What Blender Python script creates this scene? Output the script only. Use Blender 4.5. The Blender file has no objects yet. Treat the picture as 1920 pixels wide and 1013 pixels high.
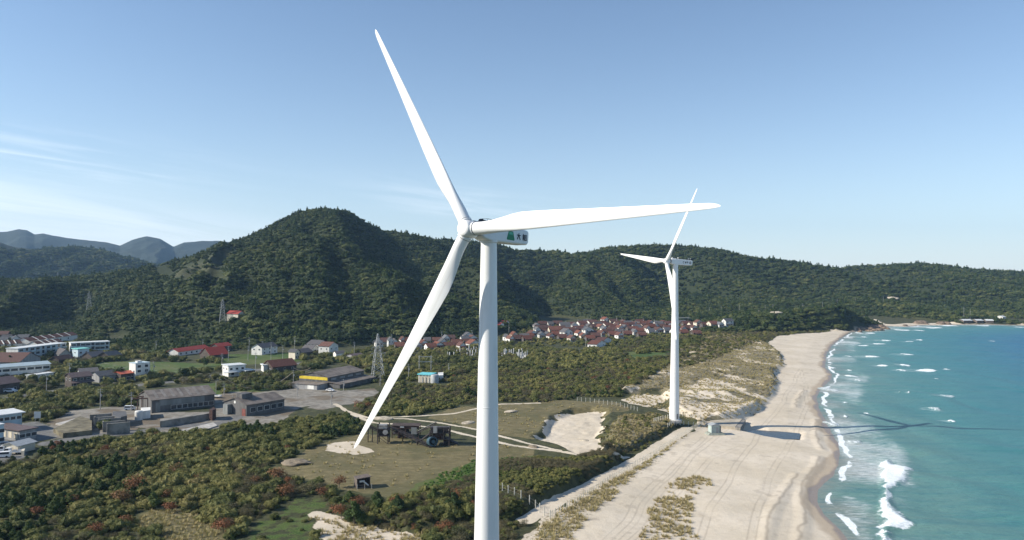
import bpy, bmesh, math, random
import numpy as np
from mathutils import Vector, Matrix
R = math.radians
random.seed(7); rng = np.random.default_rng(7)
SC = bpy.context.scene; COL = SC.collection

# ---------------------------------------------------------------- camera, sky, sun, exposure
FPX, HORIZON, ROLL, CAMZ = 1367.0, 517.6, R(0.42), 63.1      # focal length and horizon in pixels of the 1920 px photograph
cam_data = bpy.data.cameras.new("camera"); cam = bpy.data.objects.new("camera", cam_data); COL.objects.link(cam)
cam_data.sensor_width = 36; cam_data.lens = 36 * FPX / 1920
cam_data.shift_y = (HORIZON - 506.5) / 1920
cam_data.clip_start = 0.5; cam_data.clip_end = 60000
cam.location = (0, 0, CAMZ)
cam.rotation_euler = (Matrix.Rotation(R(90), 3, 'X') @ Matrix.Rotation(ROLL, 3, 'Z')).to_euler()
SC.camera = cam

SUN_EL, SUN_AZ = R(32), R(-100)          # azimuth from +Y towards +X
world = bpy.data.worlds.new("World"); SC.world = world; world.use_nodes = True
wt = world.node_tree; wt.nodes.clear()
def wn(kind, **kw):
    n = wt.nodes.new(kind)
    for k, v in kw.items(): setattr(n, k, v)
    return n
w_out = wn("ShaderNodeOutputWorld"); w_bg = wn("ShaderNodeBackground"); w_sky = wn("ShaderNodeTexSky")
w_sky.sky_type = 'NISHITA'; w_sky.sun_disc = False; w_sky.sun_elevation = SUN_EL; w_sky.sun_rotation = SUN_AZ
w_sky.altitude = 50; w_sky.air_density = 1.0; w_sky.dust_density = 0.2; w_sky.ozone_density = 3.0
w_bg.inputs[1].default_value = 0.108
wt.links.new(w_bg.outputs[0], w_out.inputs[0])
def wmath(op, a, b=None, c=None, clamp=False):
    n = wn("ShaderNodeMath", operation=op); n.use_clamp = clamp
    for i, v in enumerate((a, b, c)):
        if v is None: continue
        if isinstance(v, (int, float)): n.inputs[i].default_value = v
        else: wt.links.new(v, n.inputs[i])
    return n.outputs[0]
# thin cirrus streaks at the foot of the sky, as a function of direction
w_tc = wn("ShaderNodeTexCoord"); w_sep = wn("ShaderNodeSeparateXYZ"); wt.links.new(w_tc.outputs["Generated"], w_sep.inputs[0])
w_az = wmath('ARCTAN2', w_sep.outputs[0], w_sep.outputs[1]); w_el = wmath('ARCSINE', w_sep.outputs[2])
def band(x, c, w):
    return wmath('POWER', 2.718, wmath('MULTIPLY', wmath('POWER', wmath('DIVIDE', wmath('SUBTRACT', x, c), w), 2.0), -1.0))
def cirrus(sx, sy, tilt, lo, hi, seed):
    cb = wn("ShaderNodeCombineXYZ")
    wt.links.new(wmath('MULTIPLY', w_az, sx), cb.inputs[0])
    wt.links.new(wmath('MULTIPLY', wmath('ADD', w_el, wmath('MULTIPLY', w_az, tilt)), sy), cb.inputs[1])
    cb.inputs[2].default_value = seed
    nz = wn("ShaderNodeTexNoise"); nz.inputs["Scale"].default_value = 1; nz.inputs["Detail"].default_value = 7; nz.inputs["Roughness"].default_value = .58
    nz.inputs["Distortion"].default_value = .5
    wt.links.new(cb.outputs[0], nz.inputs["Vector"])
    mr = wn("ShaderNodeMapRange"); mr.interpolation_type = 'SMOOTHSTEP'
    mr.inputs[1].default_value = lo; mr.inputs[2].default_value = hi
    wt.links.new(nz.outputs[0], mr.inputs[0]); return mr.outputs[0]
def mul(*a):
    o = a[0]
    for b in a[1:]: o = wmath('MULTIPLY', o, b)
    return o
c1 = mul(cirrus(5, 95, .10, .40, .72, 3.1), band(w_az, -.66, .20), band(w_el, .128, .028), .62)       # upper streaks
c2 = mul(cirrus(3, 40, .14, .22, .62, 8.4), band(w_az, -.62, .33), band(w_el, wmath('SUBTRACT', .010, wmath('MULTIPLY', w_az, .085)), .034), .95)   # pale veil over the far hills
c3 = mul(cirrus(7, 80, .12, .36, .75, 5.5), band(w_az, -.07, .13), band(w_el, wmath('SUBTRACT', .088, wmath('MULTIPLY', w_az, .12)), .022), .42)
c_all = wmath('ADD', wmath('ADD', c1, c2), c3, clamp=True)
w_veil = mul(wmath('POWER', 2.718, wmath('MULTIPLY', wmath('MAXIMUM', w_el, 0.0), -8.0)), .66)
w_mix = wn("ShaderNodeMix", data_type='RGBA'); wt.links.new(c_all, w_mix.inputs[0])
w_tint = wn("ShaderNodeMix", data_type='RGBA', blend_type='MULTIPLY'); w_tint.inputs[0].default_value = 1
wt.links.new(w_sky.outputs[0], w_tint.inputs[6]); w_tint.inputs[7].default_value = (1.0, 1.0, 1.0, 1)
w_hz = wn("ShaderNodeMix", data_type='RGBA'); wt.links.new(w_veil, w_hz.inputs[0]); wt.links.new(w_tint.outputs[2], w_hz.inputs[6]); w_hz.inputs[7].default_value = (5.5, 6.5, 7.3, 1)
wt.links.new(w_hz.outputs[2], w_mix.inputs[6]); w_mix.inputs[7].default_value = (7.6, 8.2, 8.9, 1)
wt.links.new(w_mix.outputs[2], w_bg.inputs[0])

sun_data = bpy.data.lights.new("sun", 'SUN'); sun_data.energy = 5.0; sun_data.angle = R(0.53); sun_data.color = (1.0, .925, .80)
sun = bpy.data.objects.new("sun", sun_data); COL.objects.link(sun)
SUN_DIR = Vector((math.sin(SUN_AZ) * math.cos(SUN_EL), math.cos(SUN_AZ) * math.cos(SUN_EL), math.sin(SUN_EL)))
sun.rotation_euler = SUN_DIR.to_track_quat('Z', 'Y').to_euler(); sun.location = SUN_DIR * 400
SC.view_settings.view_transform = 'Standard'; SC.view_settings.look = 'None'; SC.view_settings.exposure = 0.5; SC.view_settings.gamma = 1
SC.cycles.max_bounces = 6; SC.cycles.diffuse_bounces = 2; SC.cycles.glossy_bounces = 2; SC.cycles.transmission_bounces = 2; SC.cycles.volume_bounces = 0

# ---------------------------------------------------------------- helpers
def lvl(px, py):
    x, y = px - 960, py - 506.5
    return 960 + x * math.cos(ROLL) + y * math.sin(ROLL), 506.5 - x * math.sin(ROLL) + y * math.cos(ROLL)
def flat(px, py, z=4.0):
    """the point at height z that the photograph's pixel (px, py) looks at"""
    u, v = lvl(px, py); D = (CAMZ - z) * FPX / (v - HORIZON)
    return ((u - 960) / FPX * D, D)
def poly(pts, z=4.0): return np.array([flat(x, y, z) for x, y in pts])
def vnoise(x, y, seed=0):
    xi = np.floor(x).astype(np.int64); yi = np.floor(y).astype(np.int64); fx = x - xi; fy = y - yi
    def h(a, b):
        n = (a * 374761393 + b * 668265263 + seed * 974634777) & 0x7fffffff
        n = ((n ^ (n >> 13)) * 1274126177) & 0x7fffffff
        return ((n ^ (n >> 16)) & 0xffff) / 65535.0
    fx = fx * fx * (3 - 2 * fx); fy = fy * fy * (3 - 2 * fy)
    return (h(xi, yi) * (1 - fx) + h(xi + 1, yi) * fx) * (1 - fy) + (h(xi, yi + 1) * (1 - fx) + h(xi + 1, yi + 1) * fx) * fy
def fbm(x, y, s, octv=4, seed=0):
    o = 0; a = .5; t = 0
    for k in range(octv): o = o + a * vnoise(x / s, y / s, seed + k); t += a; a *= .5; s *= .5
    return o / t * 2 - 1
def sstep(t): t = np.clip(t, 0, 1); return t * t * (3 - 2 * t)
def inpoly(X, Y, P):
    out = np.zeros(X.shape, bool)
    m = (X > P[:, 0].min()) & (X < P[:, 0].max()) & (Y > P[:, 1].min()) & (Y < P[:, 1].max())
    if not m.any(): return out
    x = X[m]; y = Y[m]; c = np.zeros(x.shape, bool); n = len(P)
    for i in range(n):
        x1, y1 = P[i]; x2, y2 = P[(i + 1) % n]
        if y1 == y2: continue
        c ^= ((y1 > y) != (y2 > y)) & (x < (x2 - x1) * (y - y1) / (y2 - y1) + x1)
    out[m] = c; return out
def dline(X, Y, P, closed=False, reach=None):
    d = np.full(X.shape, 1e9); n = len(P)
    for i in range(n if closed else n - 1):
        x1, y1 = P[i]; x2, y2 = P[(i + 1) % n]; dx, dy = x2 - x1, y2 - y1; L = dx * dx + dy * dy + 1e-9
        t = np.clip(((X - x1) * dx + (Y - y1) * dy) / L, 0, 1)
        np.minimum(d, np.hypot(X - x1 - t * dx, Y - y1 - t * dy), out=d)
    return d
def soft(X, Y, P, w):
    """1 inside polygon P, 0 outside, fading over w metres each side of its edge"""
    o = np.zeros(X.shape); b = w * 1.5
    m = (X > P[:, 0].min() - b) & (X < P[:, 0].max() + b) & (Y > P[:, 1].min() - b) & (Y < P[:, 1].max() + b)
    if not m.any(): return o
    x = X[m]; y = Y[m]; d = dline(x, y, P, True); ins = inpoly(x, y, P)
    o[m] = sstep(.5 + .5 * np.where(ins, d, -d) / w); return o

def tag(o, label=None, cat=None, group=None, kind=None):
    if label: o["label"] = label
    if cat: o["category"] = cat
    if group: o["group"] = group
    if kind: o["kind"] = kind
    return o
def empty(name, loc, rz=0.0):
    o = bpy.data.objects.new(name, None); COL.objects.link(o); o.location = loc; o.rotation_euler = (0, 0, rz); o.empty_display_size = 1
    return o
def copy_tree(o, parent=None):
    c = o.copy(); COL.objects.link(c); c.parent = parent
    for ch in list(o.children): copy_tree(ch, c)
    return c
class MB:
    def __init__(s): s.v = []; s.f = []; s.mi = []; s.cur = 0
    def add(s, vs, fs):
        n = len(s.v); s.v += [tuple(p) for p in vs]; s.f += [tuple(n + i for i in f) for f in fs]; s.mi += [s.cur] * len(fs); return s
    def box(s, x0, x1, y0, y1, z0, z1):
        return s.add([(x0,y0,z0),(x1,y0,z0),(x1,y1,z0),(x0,y1,z0),(x0,y0,z1),(x1,y0,z1),(x1,y1,z1),(x0,y1,z1)],
            [(3,2,1,0),(4,5,6,7),(0,1,5,4),(1,2,6,5),(2,3,7,6),(3,0,4,7)])
    def bar(s, a, b, r, n=4, r2=None):
        a = Vector(a); b = Vector(b); d = (b - a).normalized(); u = d.orthogonal().normalized(); w = d.cross(u); r2 = r if r2 is None else r2
        if n == 4: u, w = (u + w).normalized(), (w - u).normalized()
        vs = []
        for p, q in ((a, r), (b, r2)):
            for k in range(n):
                t = 2 * math.pi * k / n; vs.append(p + (u * math.cos(t) + w * math.sin(t)) * q)
        fs = [(k, (k + 1) % n, n + (k + 1) % n, n + k) for k in range(n)] + [tuple(range(n - 1, -1, -1)), tuple(range(n, 2 * n))]
        return s.add(vs, fs)
    def lathe(s, prof, n=24, c=(0, 0, 0), caps=True):
        vs = []; m = len(prof)
        for r, z in prof:
            for k in range(n):
                t = 2 * math.pi * k / n; vs.append((c[0] + r * math.cos(t), c[1] + r * math.sin(t), c[2] + z))
        fs = [(i * n + k, i * n + (k + 1) % n, (i + 1) * n + (k + 1) % n, (i + 1) * n + k) for i in range(m - 1) for k in range(n)]
        if caps: fs += [tuple(range(n - 1, -1, -1)), tuple(range((m - 1) * n, m * n))]
        return s.add(vs, fs)
    def prism(s, pts, h0, h1, axis='z'):
        """polygon pts extruded; axis y: pts are (x, z) and h along y; axis x: pts are (y, z)"""
        n = len(pts)
        def P(p, h): return {'z': (p[0], p[1], h), 'y': (p[0], h, p[1]), 'x': (h, p[0], p[1])}[axis]
        vs = [P(p, h0) for p in pts] + [P(p, h1) for p in pts]
        fs = [(k, (k + 1) % n, n + (k + 1) % n, n + k) for k in range(n)] + [tuple(range(n - 1, -1, -1)), tuple(range(n, 2 * n))]
        return s.add(vs, fs)
    def mesh(s, name, mats, smooth=False, M=None):
        me = bpy.data.meshes.new(name)
        me.from_pydata([tuple(M @ Vector(p)) for p in s.v] if M else s.v, [], s.f); 
        for m in (mats if isinstance(mats, (list, tuple)) else [mats]): me.materials.append(m)
        if len(me.materials) > 1: me.polygons.foreach_set("material_index", s.mi)
        bm = bmesh.new(); bm.from_mesh(me); bmesh.ops.recalc_face_normals(bm, faces=bm.faces); bm.to_mesh(me); bm.free()
        if smooth: me.polygons.foreach_set("use_smooth", [True] * len(me.polygons))
        me.update(); return me
    def build(s, name, mats, parent=None, smooth=False, loc=(0, 0, 0), rot=(0, 0, 0)):
        o = bpy.data.objects.new(name, s.mesh(name, mats, smooth)); COL.objects.link(o); o.parent = parent
        o.location = loc; o.rotation_euler = rot; return o
def auto_smooth(o, deg=35):
    me = o.data; me.polygons.foreach_set("use_smooth", [True] * len(me.polygons)); me.set_sharp_from_angle(angle=R(deg)); return o
def np_mesh(name, V, F, mats, smooth=False, attrs=None):
    me = bpy.data.meshes.new(name); k = F.shape[1]
    me.vertices.add(len(V)); me.vertices.foreach_set("co", np.ascontiguousarray(V, dtype=np.float32).ravel())
    me.loops.add(F.size); me.loops.foreach_set("vertex_index", np.ascontiguousarray(F, dtype=np.int32).ravel())
    me.polygons.add(len(F)); me.polygons.foreach_set("loop_start", np.arange(0, F.size, k, dtype=np.int32))
    if smooth: me.polygons.foreach_set("use_smooth", np.ones(len(F), bool))
    for nm, A in (attrs or {}).items():
        at = me.attributes.new(nm, 'FLOAT_COLOR', 'POINT'); C4 = np.ones((len(V), 4), np.float32); C4[:, :A.shape[1]] = A
        at.data.foreach_set("color", C4.ravel())
    for m in (mats if isinstance(mats, (list, tuple)) else [mats]): me.materials.append(m)
    me.update(calc_edges=True); me.validate(); return me

# ---------------------------------------------------------------- materials
class NT:
    def __init__(s, name):
        s.m = bpy.data.materials.new(name); s.m.use_nodes = True; s.t = s.m.node_tree; s.t.nodes.clear()
        s.out = s.n("ShaderNodeOutputMaterial"); s.b = s.n("ShaderNodeBsdfPrincipled"); s.l(s.b.outputs[0], s.out.inputs[0])
    def n(s, kind, **kw):
        n = s.t.nodes.new(kind)
        for k, v in kw.items(): setattr(n, k, v)
        return n
    def l(s, a, b): s.t.links.new(a, b)
    def put(s, sock, v):
        if isinstance(v, (int, float)): sock.default_value = v
        elif isinstance(v, tuple): sock.default_value = v if len(v) == 4 or sock.type == 'VECTOR' else v + (1,)
        else: s.l(v, sock)
    def noise(s, scale, detail=4, rough=.55, vec=None, obj=False, dist=0.0):
        n = s.n("ShaderNodeTexNoise"); n.inputs["Scale"].default_value = scale; n.inputs["Detail"].default_value = detail
        n.inputs["Roughness"].default_value = rough; n.inputs["Distortion"].default_value = dist
        s.l(vec if vec is not None else (s.co("Object") if obj else s.pos()), n.inputs["Vector"]); return n.outputs[0]
    def pos(s):
        if not hasattr(s, '_p'): s._p = s.n("ShaderNodeNewGeometry").outputs["Position"]
        return s._p
    def co(s, w): return s.n("ShaderNodeTexCoord").outputs[w]
    def scale(s, vec, sc):
        n = s.n("ShaderNodeMapping"); s.l(vec, n.inputs[0]); n.inputs["Scale"].default_value = sc; return n.outputs[0]
    def math(s, op, a, b=None, clamp=False):
        n = s.n("ShaderNodeMath", operation=op); n.use_clamp = clamp; s.put(n.inputs[0], a)
        if b is not None: s.put(n.inputs[1], b)
        return n.outputs[0]
    def step(s, v, lo, hi):
        n = s.n("ShaderNodeMapRange"); n.interpolation_type = 'SMOOTHSTEP'; s.put(n.inputs[0], v); s.put(n.inputs[1], lo); s.put(n.inputs[2], hi); return n.outputs[0]
    def mix(s, f, a, b, bt='MIX'):
        n = s.n("ShaderNodeMix", data_type='RGBA', blend_type=bt); s.put(n.inputs[0], f); s.put(n.inputs[6], a); s.put(n.inputs[7], b); return n.outputs[2]
    def ramp(s, v, stops):
        n = s.n("ShaderNodeValToRGB"); s.put(n.inputs[0], v); r = n.color_ramp
        while len(r.elements) < len(stops): r.elements.new(.5)
        for e, (p, c) in zip(r.elements, stops): e.position = p; e.color = c + (1,)
        return n.outputs[0]
    def bump(s, h, strength=.3, dist=.1):
        n = s.n("ShaderNodeBump"); n.inputs["Strength"].default_value = strength; n.inputs["Distance"].default_value = dist; s.put(n.inputs["Height"], h); s.l(n.outputs[0], s.b.inputs["Normal"])
    def done(s, color, rough=.8, metal=0.0, spec=.3):
        s.put(s.b.inputs["Base Color"], color); s.put(s.b.inputs["Roughness"], rough); s.put(s.b.inputs["Metallic"], metal); s.put(s.b.inputs["Specular IOR Level"], spec); return s.m
MATS = {}
def plain(name, c, rough=.75, var=.25, sc=.7, metal=0.0, streak=False, spec=.3, bump=0):
    """a surface of one colour with uneven wear"""
    if name in MATS: return MATS[name]
    t = NT(name); v = t.pos()
    if streak: v = t.scale(v, (1, 1, .18))
    n1 = t.noise(sc, 5, .6, v); n2 = t.noise(sc * 7, 3, .6, v)
    d = tuple(x * (1 - var) for x in c); h = tuple(min(1, x * (1 + var * .6)) for x in c)
    col = t.mix(t.step(n1, .35, .65), d, h); col = t.mix(t.math('MULTIPLY', t.step(n2, .5, .75), var), col, tuple(x * .55 for x in c))
    if bump: t.bump(n2, bump, .05)
    if 'tiles' in name or 'render' in name:
        rn = t.n('ShaderNodeObjectInfo').outputs['Random']; k = t.math('ADD', .72 if 'tiles' in name else .86, t.math('MULTIPLY', rn, .6 if 'tiles' in name else .24)); cb = t.n('ShaderNodeCombineXYZ')
        for i_ in range(3): t.l(k, cb.inputs[i_])
        col = t.mix(1.0, col, cb.outputs[0], 'MULTIPLY')
        if 'tiles' in name: col = t.mix(t.math('MULTIPLY', t.math('FRACT', t.math('MULTIPLY', rn, 7.3)), .5), col, (.10, .075, .065))
    MATS[name] = t.done(col, rough, metal, spec); return MATS[name]
# ---------------------------------------------------------------- the lie of the land
SHORE_PX = [(1598,1030),(1590,1013),(1570,990),(1545,965),(1533,940),(1535,918),(1562,893),(1572,872),(1576,850),(1570,830),(1556,806),(1545,782),(1534,762),(1532,745),(1540,728),(1558,712),(1560,703),(1547,688),(1549,665),(1560,648),(1578,634),(1592,624),(1615,620),(1652,616),(1664,612),(1700,613),(1726,610),(1765,610),(1800,609),(1850,608.5),(1925,611)]
SHORE = np.array([(150., -3000.), (118., -200.), (93., 110.)] + [flat(x, y, 0) for x, y in SHORE_PX] + [(900., 1010.), (1300., 1120.), (2600., 1050.), (9000., 1400.)])
SEAP = np.vstack([SHORE, [(9000., -3000.)]])
def curve(tab):
    """tab: original pixels (x, y) of a skyline -> level-frame interpolation u -> v"""
    a = np.array([lvl(x, y) for x, y in tab]); return lambda u: np.interp(u, a[:, 0], a[:, 1])
def tabl(tab): a = np.array(tab, float); return lambda u: np.interp(u, a[:, 0], a[:, 1])
HILLS = [  # skyline, ridge depth, foot depth, tree height, back slope width
 (curve([(-900,470),(-300,440),(-60,436),(0,433),(12,433),(35,428),(50,430),(65,438),(80,436),(100,440),(130,445),(165,449),(200,453),(225,459),(250,447),(275,441),(300,446),(325,461),(345,453),(380,450),(410,450),(440,453),(520,470),(700,500)]),
  tabl([(-900,4600),(1000,4600)]), tabl([(-900,3000),(1000,3000)]), 6, 900),
 (curve([(-900,450),(-200,450),(-60,447),(0,450),(25,459),(60,463),(100,464),(140,461),(180,468),(220,478),(270,490),(315,500),(400,515)]),
  tabl([(-900,2300),(400,2300)]), tabl([(-900,1500),(400,1600)]), 7, 420),
 (curve([(-900,510),(-100,522),(0,520),(100,517),(180,511),(250,501),(310,487),(360,475),(400,463),(440,449),(480,432),(520,411),(545,398),(560,391),(580,388),(610,387),(640,391),(660,399),(690,417),(720,430),(760,438),(800,443),(850,447),(900,449),(940,456),(965,464),(1010,467),(1050,468),(1080,477),(1140,500),(1200,540)]),
  tabl([(-900,1150),(0,980),(300,1000),(600,1120),(800,1230),(1000,1400),(1200,1450)]), tabl([(-900,700),(0,640),(150,600),(300,575),(600,575),(800,640),(930,720),(1000,800),(1100,930),(1200,950)]), 7, 330),
 (curve([(380,600),(430,570),(500,530),(560,500),(600,486),(640,478),(670,480),(700,490),(760,514),(820,545),(880,580),(930,600)]),
  tabl([(380,800),(930,860)]), tabl([(380,600),(600,575),(800,640),(930,740)]), 7, 130),
 (curve([(1000,560),(1040,500),(1080,477),(1100,473),(1140,463),(1180,458),(1220,455),(1270,455),(1300,458),(1340,463),(1380,472),(1420,480),(1470,485),(1520,492),(1560,499),(1620,520),(1700,560)]),
  tabl([(1000,1500),(1270,1520),(1500,1450),(1700,1300)]), tabl([(1000,930),(1150,965),(1300,960),(1420,955),(1600,1050),(1700,1090)]), 7, 330),
 (curve([(1430,560),(1500,520),(1560,503),(1600,500),(1640,499),(1665,497),(1690,494),(1720,494),(1760,495),(1800,500),(1850,504),(1920,508),(2050,508),(2300,516),(3200,530)]),
  tabl([(1430,1900),(1700,1800),(1920,1750),(3200,1900)]), tabl([(1430,1150),(1700,1090),(1920,1070),(3200,1250)]), 7, 400),
 (curve([(1290,603),(1330,596),(1380,590),(1420,584),(1470,583),(1500,578),(1540,575),(1570,568),(1600,562),(1618,562),(1640,572),(1655,590),(1672,606)]),
  tabl([(1290,860),(1500,880),(1600,880),(1672,905)]), tabl([(1290,760),(1450,800),(1560,850),(1600,858),(1672,885)]), 2, 50),
]
def profile(X, Y):
    D = np.maximum(Y, 60.); u = 960 + FPX * X / D
    z = np.zeros(X.shape); hm = np.zeros(X.shape)
    for k, (sky, rd, fd, th, bw) in enumerate(HILLS):
        r = rd(u); f = fd(u); zr = CAMZ + (HORIZON - sky(u)) / FPX * r - th - 4.5
        zr = np.maximum(zr, 0); t = (D - f) / (r - f)
        s = np.clip(t, 0, 1); s = s * s * (2.2 - 1.2 * s) * .55 + s * .45
        w = np.where(D > r, np.exp(-((D - r) / bw) ** 2), s)
        near = np.clip(t, 0, 1) * (1 - np.clip(t, 0, 1)) * 4 * (D < r)
        amp = np.minimum(zr * .62, 56) * near ** .8
        rid = 1 - np.abs(fbm(X + .30 * Y, Y * .36, 175 if k else 500, 4, 11 + k)) * 3.1
        zz = zr * w + amp * (rid * .85 - .35) + near * fbm(X, Y, 60, 3, 40 + k) * 5 * np.clip(zr / 60, 0, 1)
        edge = sstep((u - 1290) / 60) if k == 6 else 1
        zz = zz * edge * (Y > 60)
        m = zz > z; z = np.where(m, zz, z); hm = np.maximum(hm, np.clip(zz / 4, 0, 1))
    return z, hm
# land polygons, traced in the photograph and laid on the ground
BEACH = poly([(1060,1040),(1092,985),(1150,925),(1205,880),(1262,832),(1318,797),(1380,785),(1425,762),(1448,735),(1457,712),(1450,700),(1470,682),(1462,660),(1440,645),(1455,632),(1500,626),(1550,622),(1600,612),(1640,600),(1900,700),(1900,1040)], 2)
DUNE = poly([(1160,742),(1240,735),(1262,770),(1310,792),(1378,783),(1425,760),(1447,735),(1456,712),(1448,700),(1468,682),(1460,660),(1436,645),(1380,630),(1300,640),(1265,668),(1250,690),(1200,715)], 3)
SANDP = poly([(1165,748),(1200,737),(1250,742),(1290,722),(1340,716),(1390,728),(1440,742),(1425,762),(1380,784),(1318,796),(1285,778),(1240,765),(1200,760)], 4)
BOWL = poly([(1022,802),(1040,782),(1075,770),(1110,768),(1138,771),(1135,795),(1120,815),(1142,828),(1120,842),(1085,852),(1050,836),(1000,822),(1020,815)], 3)
BANK1 = poly([(700,962),(800,935),(880,905),(938,875),(1000,868),(1060,868),(1100,858),(1140,846),(1164,850),(1149,864),(1107,887),(1070,907),(1020,936),(985,952),(930,975),(850,985),(760,990)], 4)
BANK2 = poly([(1135,855),(1128,842),(1140,825),(1145,798),(1170,785),(1215,782),(1258,789),(1260,796),(1236,811),(1203,827),(1183,837),(1155,845)], 4)
FIELD = poly([(500,880),(560,852),(625,822),(690,812),(760,822),(890,835),(990,832),(1010,850),(940,870),(880,880),(800,930),(740,938),(650,915),(560,895)], 4)
FIELD2 = poly([(800,782),(850,765),(940,758),(1060,750),(1150,752),(1190,765),(1140,775),(1060,765),(1020,800),(1000,825),(940,815),(880,800)], 4)
VINES = poly([(740,935),(800,900),(890,865),(945,858),(1010,852),(1060,862),(1000,890),(940,905),(880,930),(800,955)], 4)
SPOT = poly([(605,835),(622,828),(660,828),(690,838),(698,848),(660,853),(620,850)], 4)
PATCH = poly([(585,965),(610,960),(645,968),(690,985),(760,992),(800,1000),(800,1040),(600,1040),(600,1000)], 4)
CLEAR = poly([(255,965),(290,948),(330,950),(360,965),(410,985),(430,1013),(440,1040),(330,1040),(300,1000),(260,985)], 4)
GRASSY = poly([(430,1040),(440,990),(500,965),(540,935),(580,925),(620,940),(605,965),(590,1000),(590,1040)], 4)
YARD = poly([(398,748),(430,735),(500,735),(560,727),(585,722),(640,735),(700,728),(712,735),(680,752),(640,762),(600,770),(570,762),(520,792),(470,795),(420,790),(400,775)], 4)
YARD2 = poly([(88,800),(130,770),(190,765),(262,762),(290,775),(400,775),(420,790),(400,805),(330,815),(262,800),(250,812),(170,818),(90,825)], 4)
PAD = poly([(0,800),(70,790),(95,800),(105,822),(60,832),(40,870),(-80,880),(-80,800)], 4)
TOWN = poly([(-200,690),(-200,640),(0,642),(140,636),(205,655),(330,690),(420,700),(400,712),(300,722),(150,748),(-200,790)], 4)
LAWN = [poly(p, 5) for p in ([(175,680),(240,676),(330,678),(440,682),(420,690),(300,700),(190,698)],[(430,664),(500,662),(640,655),(660,662),(560,676),(440,684),(395,690)],[(600,662),(660,658),(700,664),(690,680),(610,676)],[(190,752),(260,732),(330,724),(430,712),(540,712),(560,722),(420,738),(300,742)],[(1170,655),(1250,640),(1262,650),(1240,668),(1180,672)],[(985,668),(1050,662),(1062,675),(1020,684),(1000,680)],[(1270,660),(1330,655),(1370,662),(1320,680)])]
BROWNCUT = None
TRACKS = [(poly([(628,758),(660,776),(700,793),(760,797),(830,803),(890,818),(960,834),(1040,842),(1090,850),(1150,856),(1178,850)]), 1.15),
 (poly([(655,772),(690,783),(760,785),(830,793),(900,805),(940,818),(1000,832),(1050,842)]), .95),
 (poly([(985,972),(1022,952),(1050,934),(1108,904),(1160,875),(1200,852),(1245,824),(1290,797)]), 2.6),
 (poly([(700,783),(760,780),(850,775),(900,765),(940,757),(1010,755)]), 1.0)]
ROADS = [(poly([(-120,765),(0,748),(60,738),(150,727),(240,722),(330,712),(420,700),(470,694),(560,680),(640,668),(720,660)], 5), 3.6),
 (poly([(90,832),(150,822),(250,812),(330,800),(400,795),(430,790),(460,775)]), 3.0)]
DRIFT = [poly(p, 2) for p in ([(1495,882),(1470,915),(1452,945),(1442,975),(1436,1013),(1430,1040)],[(1530,780),(1532,800),(1530,812),(1540,835)],[(1508,728),(1495,745),(1492,760)],[(1535,850),(1532,865),(1512,885),(1500,915),(1508,960),(1500,1010)])]
TYRE = [poly(p, 2) for p in ([(1150,1040),(1210,960),(1290,860),(1330,830),(1420,760),(1470,700)],[(1300,1040),(1330,950),(1380,870),(1410,830),(1470,750),(1500,690)],[(1180,1040),(1262,930),(1330,860),(1400,832)],[(1400,1040),(1420,940),(1455,870),(1500,800),(1515,740),(1500,690)],[(1120,1040),(1170,975),(1255,880),(1320,822)])]
DRAIN = poly([(1375,803),(1405,800),(1440,805),(1478,806),(1502,808),(1498,822),(1470,822),(1440,818),(1400,810)], 1.2)
def H(X, Y, full=False):
    X = np.asarray(X, float); Y = np.asarray(Y, float)
    d = dline(X, Y, SHORE); sea = inpoly(X, Y, SEAP); s = np.where(sea, -d, d)
    s = s + fbm(X, Y, 9, 2, 77) * .6
    base = np.where(s < 0, np.maximum(s * .07, -8), np.interp(s, [0, 6, 16, 45, 75, 400], [0, .45, 1.2, 2.2, 3.6, 4.6]))
    hz, hm = profile(X, Y)
    inl = sstep((s - 14) / 20)
    z = base + hz * sstep(s / 26) + fbm(X, Y, 22, 3, 5) * .5 * inl
    z = z + fbm(X, Y, 7, 2, 6) * .09 * sstep(s / 20)
    zone = (Y > 120) & (Y < 950) & (np.abs(X) < 500)
    if zone.any():
        x = X[zone]; y = Y[zone]; zz = z[zone]
        wx = x + fbm(x, y, 8, 2, 91) * 1.2; wy = y + fbm(x, y, 8, 2, 92) * 1.2
        du = soft(wx, wy, DUNE, 2.6); zz = zz + du * (1.9 + 2.4 * np.maximum(fbm(x, y, 26, 3, 21) + .1, -.4) + 1.3 * np.abs(fbm(x, y, 9, 3, 24)))
        zz = zz + soft(wx, wy, BANK1, 1.4) * (2.4 + fbm(x, y, 10, 2, 22)) + soft(wx, wy, BANK2, 1.4) * (2.2 + fbm(x, y, 9, 2, 23))
        bw_ = soft(wx, wy, BOWL, 2.0); zz = zz - bw_ * (1.9 - .5 * np.abs(fbm(x, y, 6, 3, 25))) + .8 * np.maximum(soft(x, y, BOWL, 5.5) - bw_, 0)
        for L in DRIFT: zz = zz + .35 * sstep((3 - dline(x, y, L)) / 3) * (x < 500)
        zz = zz - soft(x, y, DRAIN, 2.5) * 1.4
        z[zone] = zz
    return (z, s, hm) if full else z
def h1(x, y): return float(H(np.array([x]), np.array([y]))[0])
def ground(px, py):
    """where the photograph's pixel first meets the land"""
    u, v = lvl(px, py); D = np.geomspace(150, 5200, 900); X = (u - 960) / FPX * D; zr = CAMZ - (v - HORIZON) / FPX * D
    g = H(X, D); k = np.argmax(g >= zr)
    if not (g >= zr).any(): k = len(D) - 1
    if k > 0:
        a = g[k - 1] - zr[k - 1]; b = g[k] - zr[k]; t = a / (a - b + 1e-9); d = D[k - 1] + t * (D[k] - D[k - 1])
    else: d = D[0]
    x = (u - 960) / FPX * d; return Vector((x, d, h1(x, d)))

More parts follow.
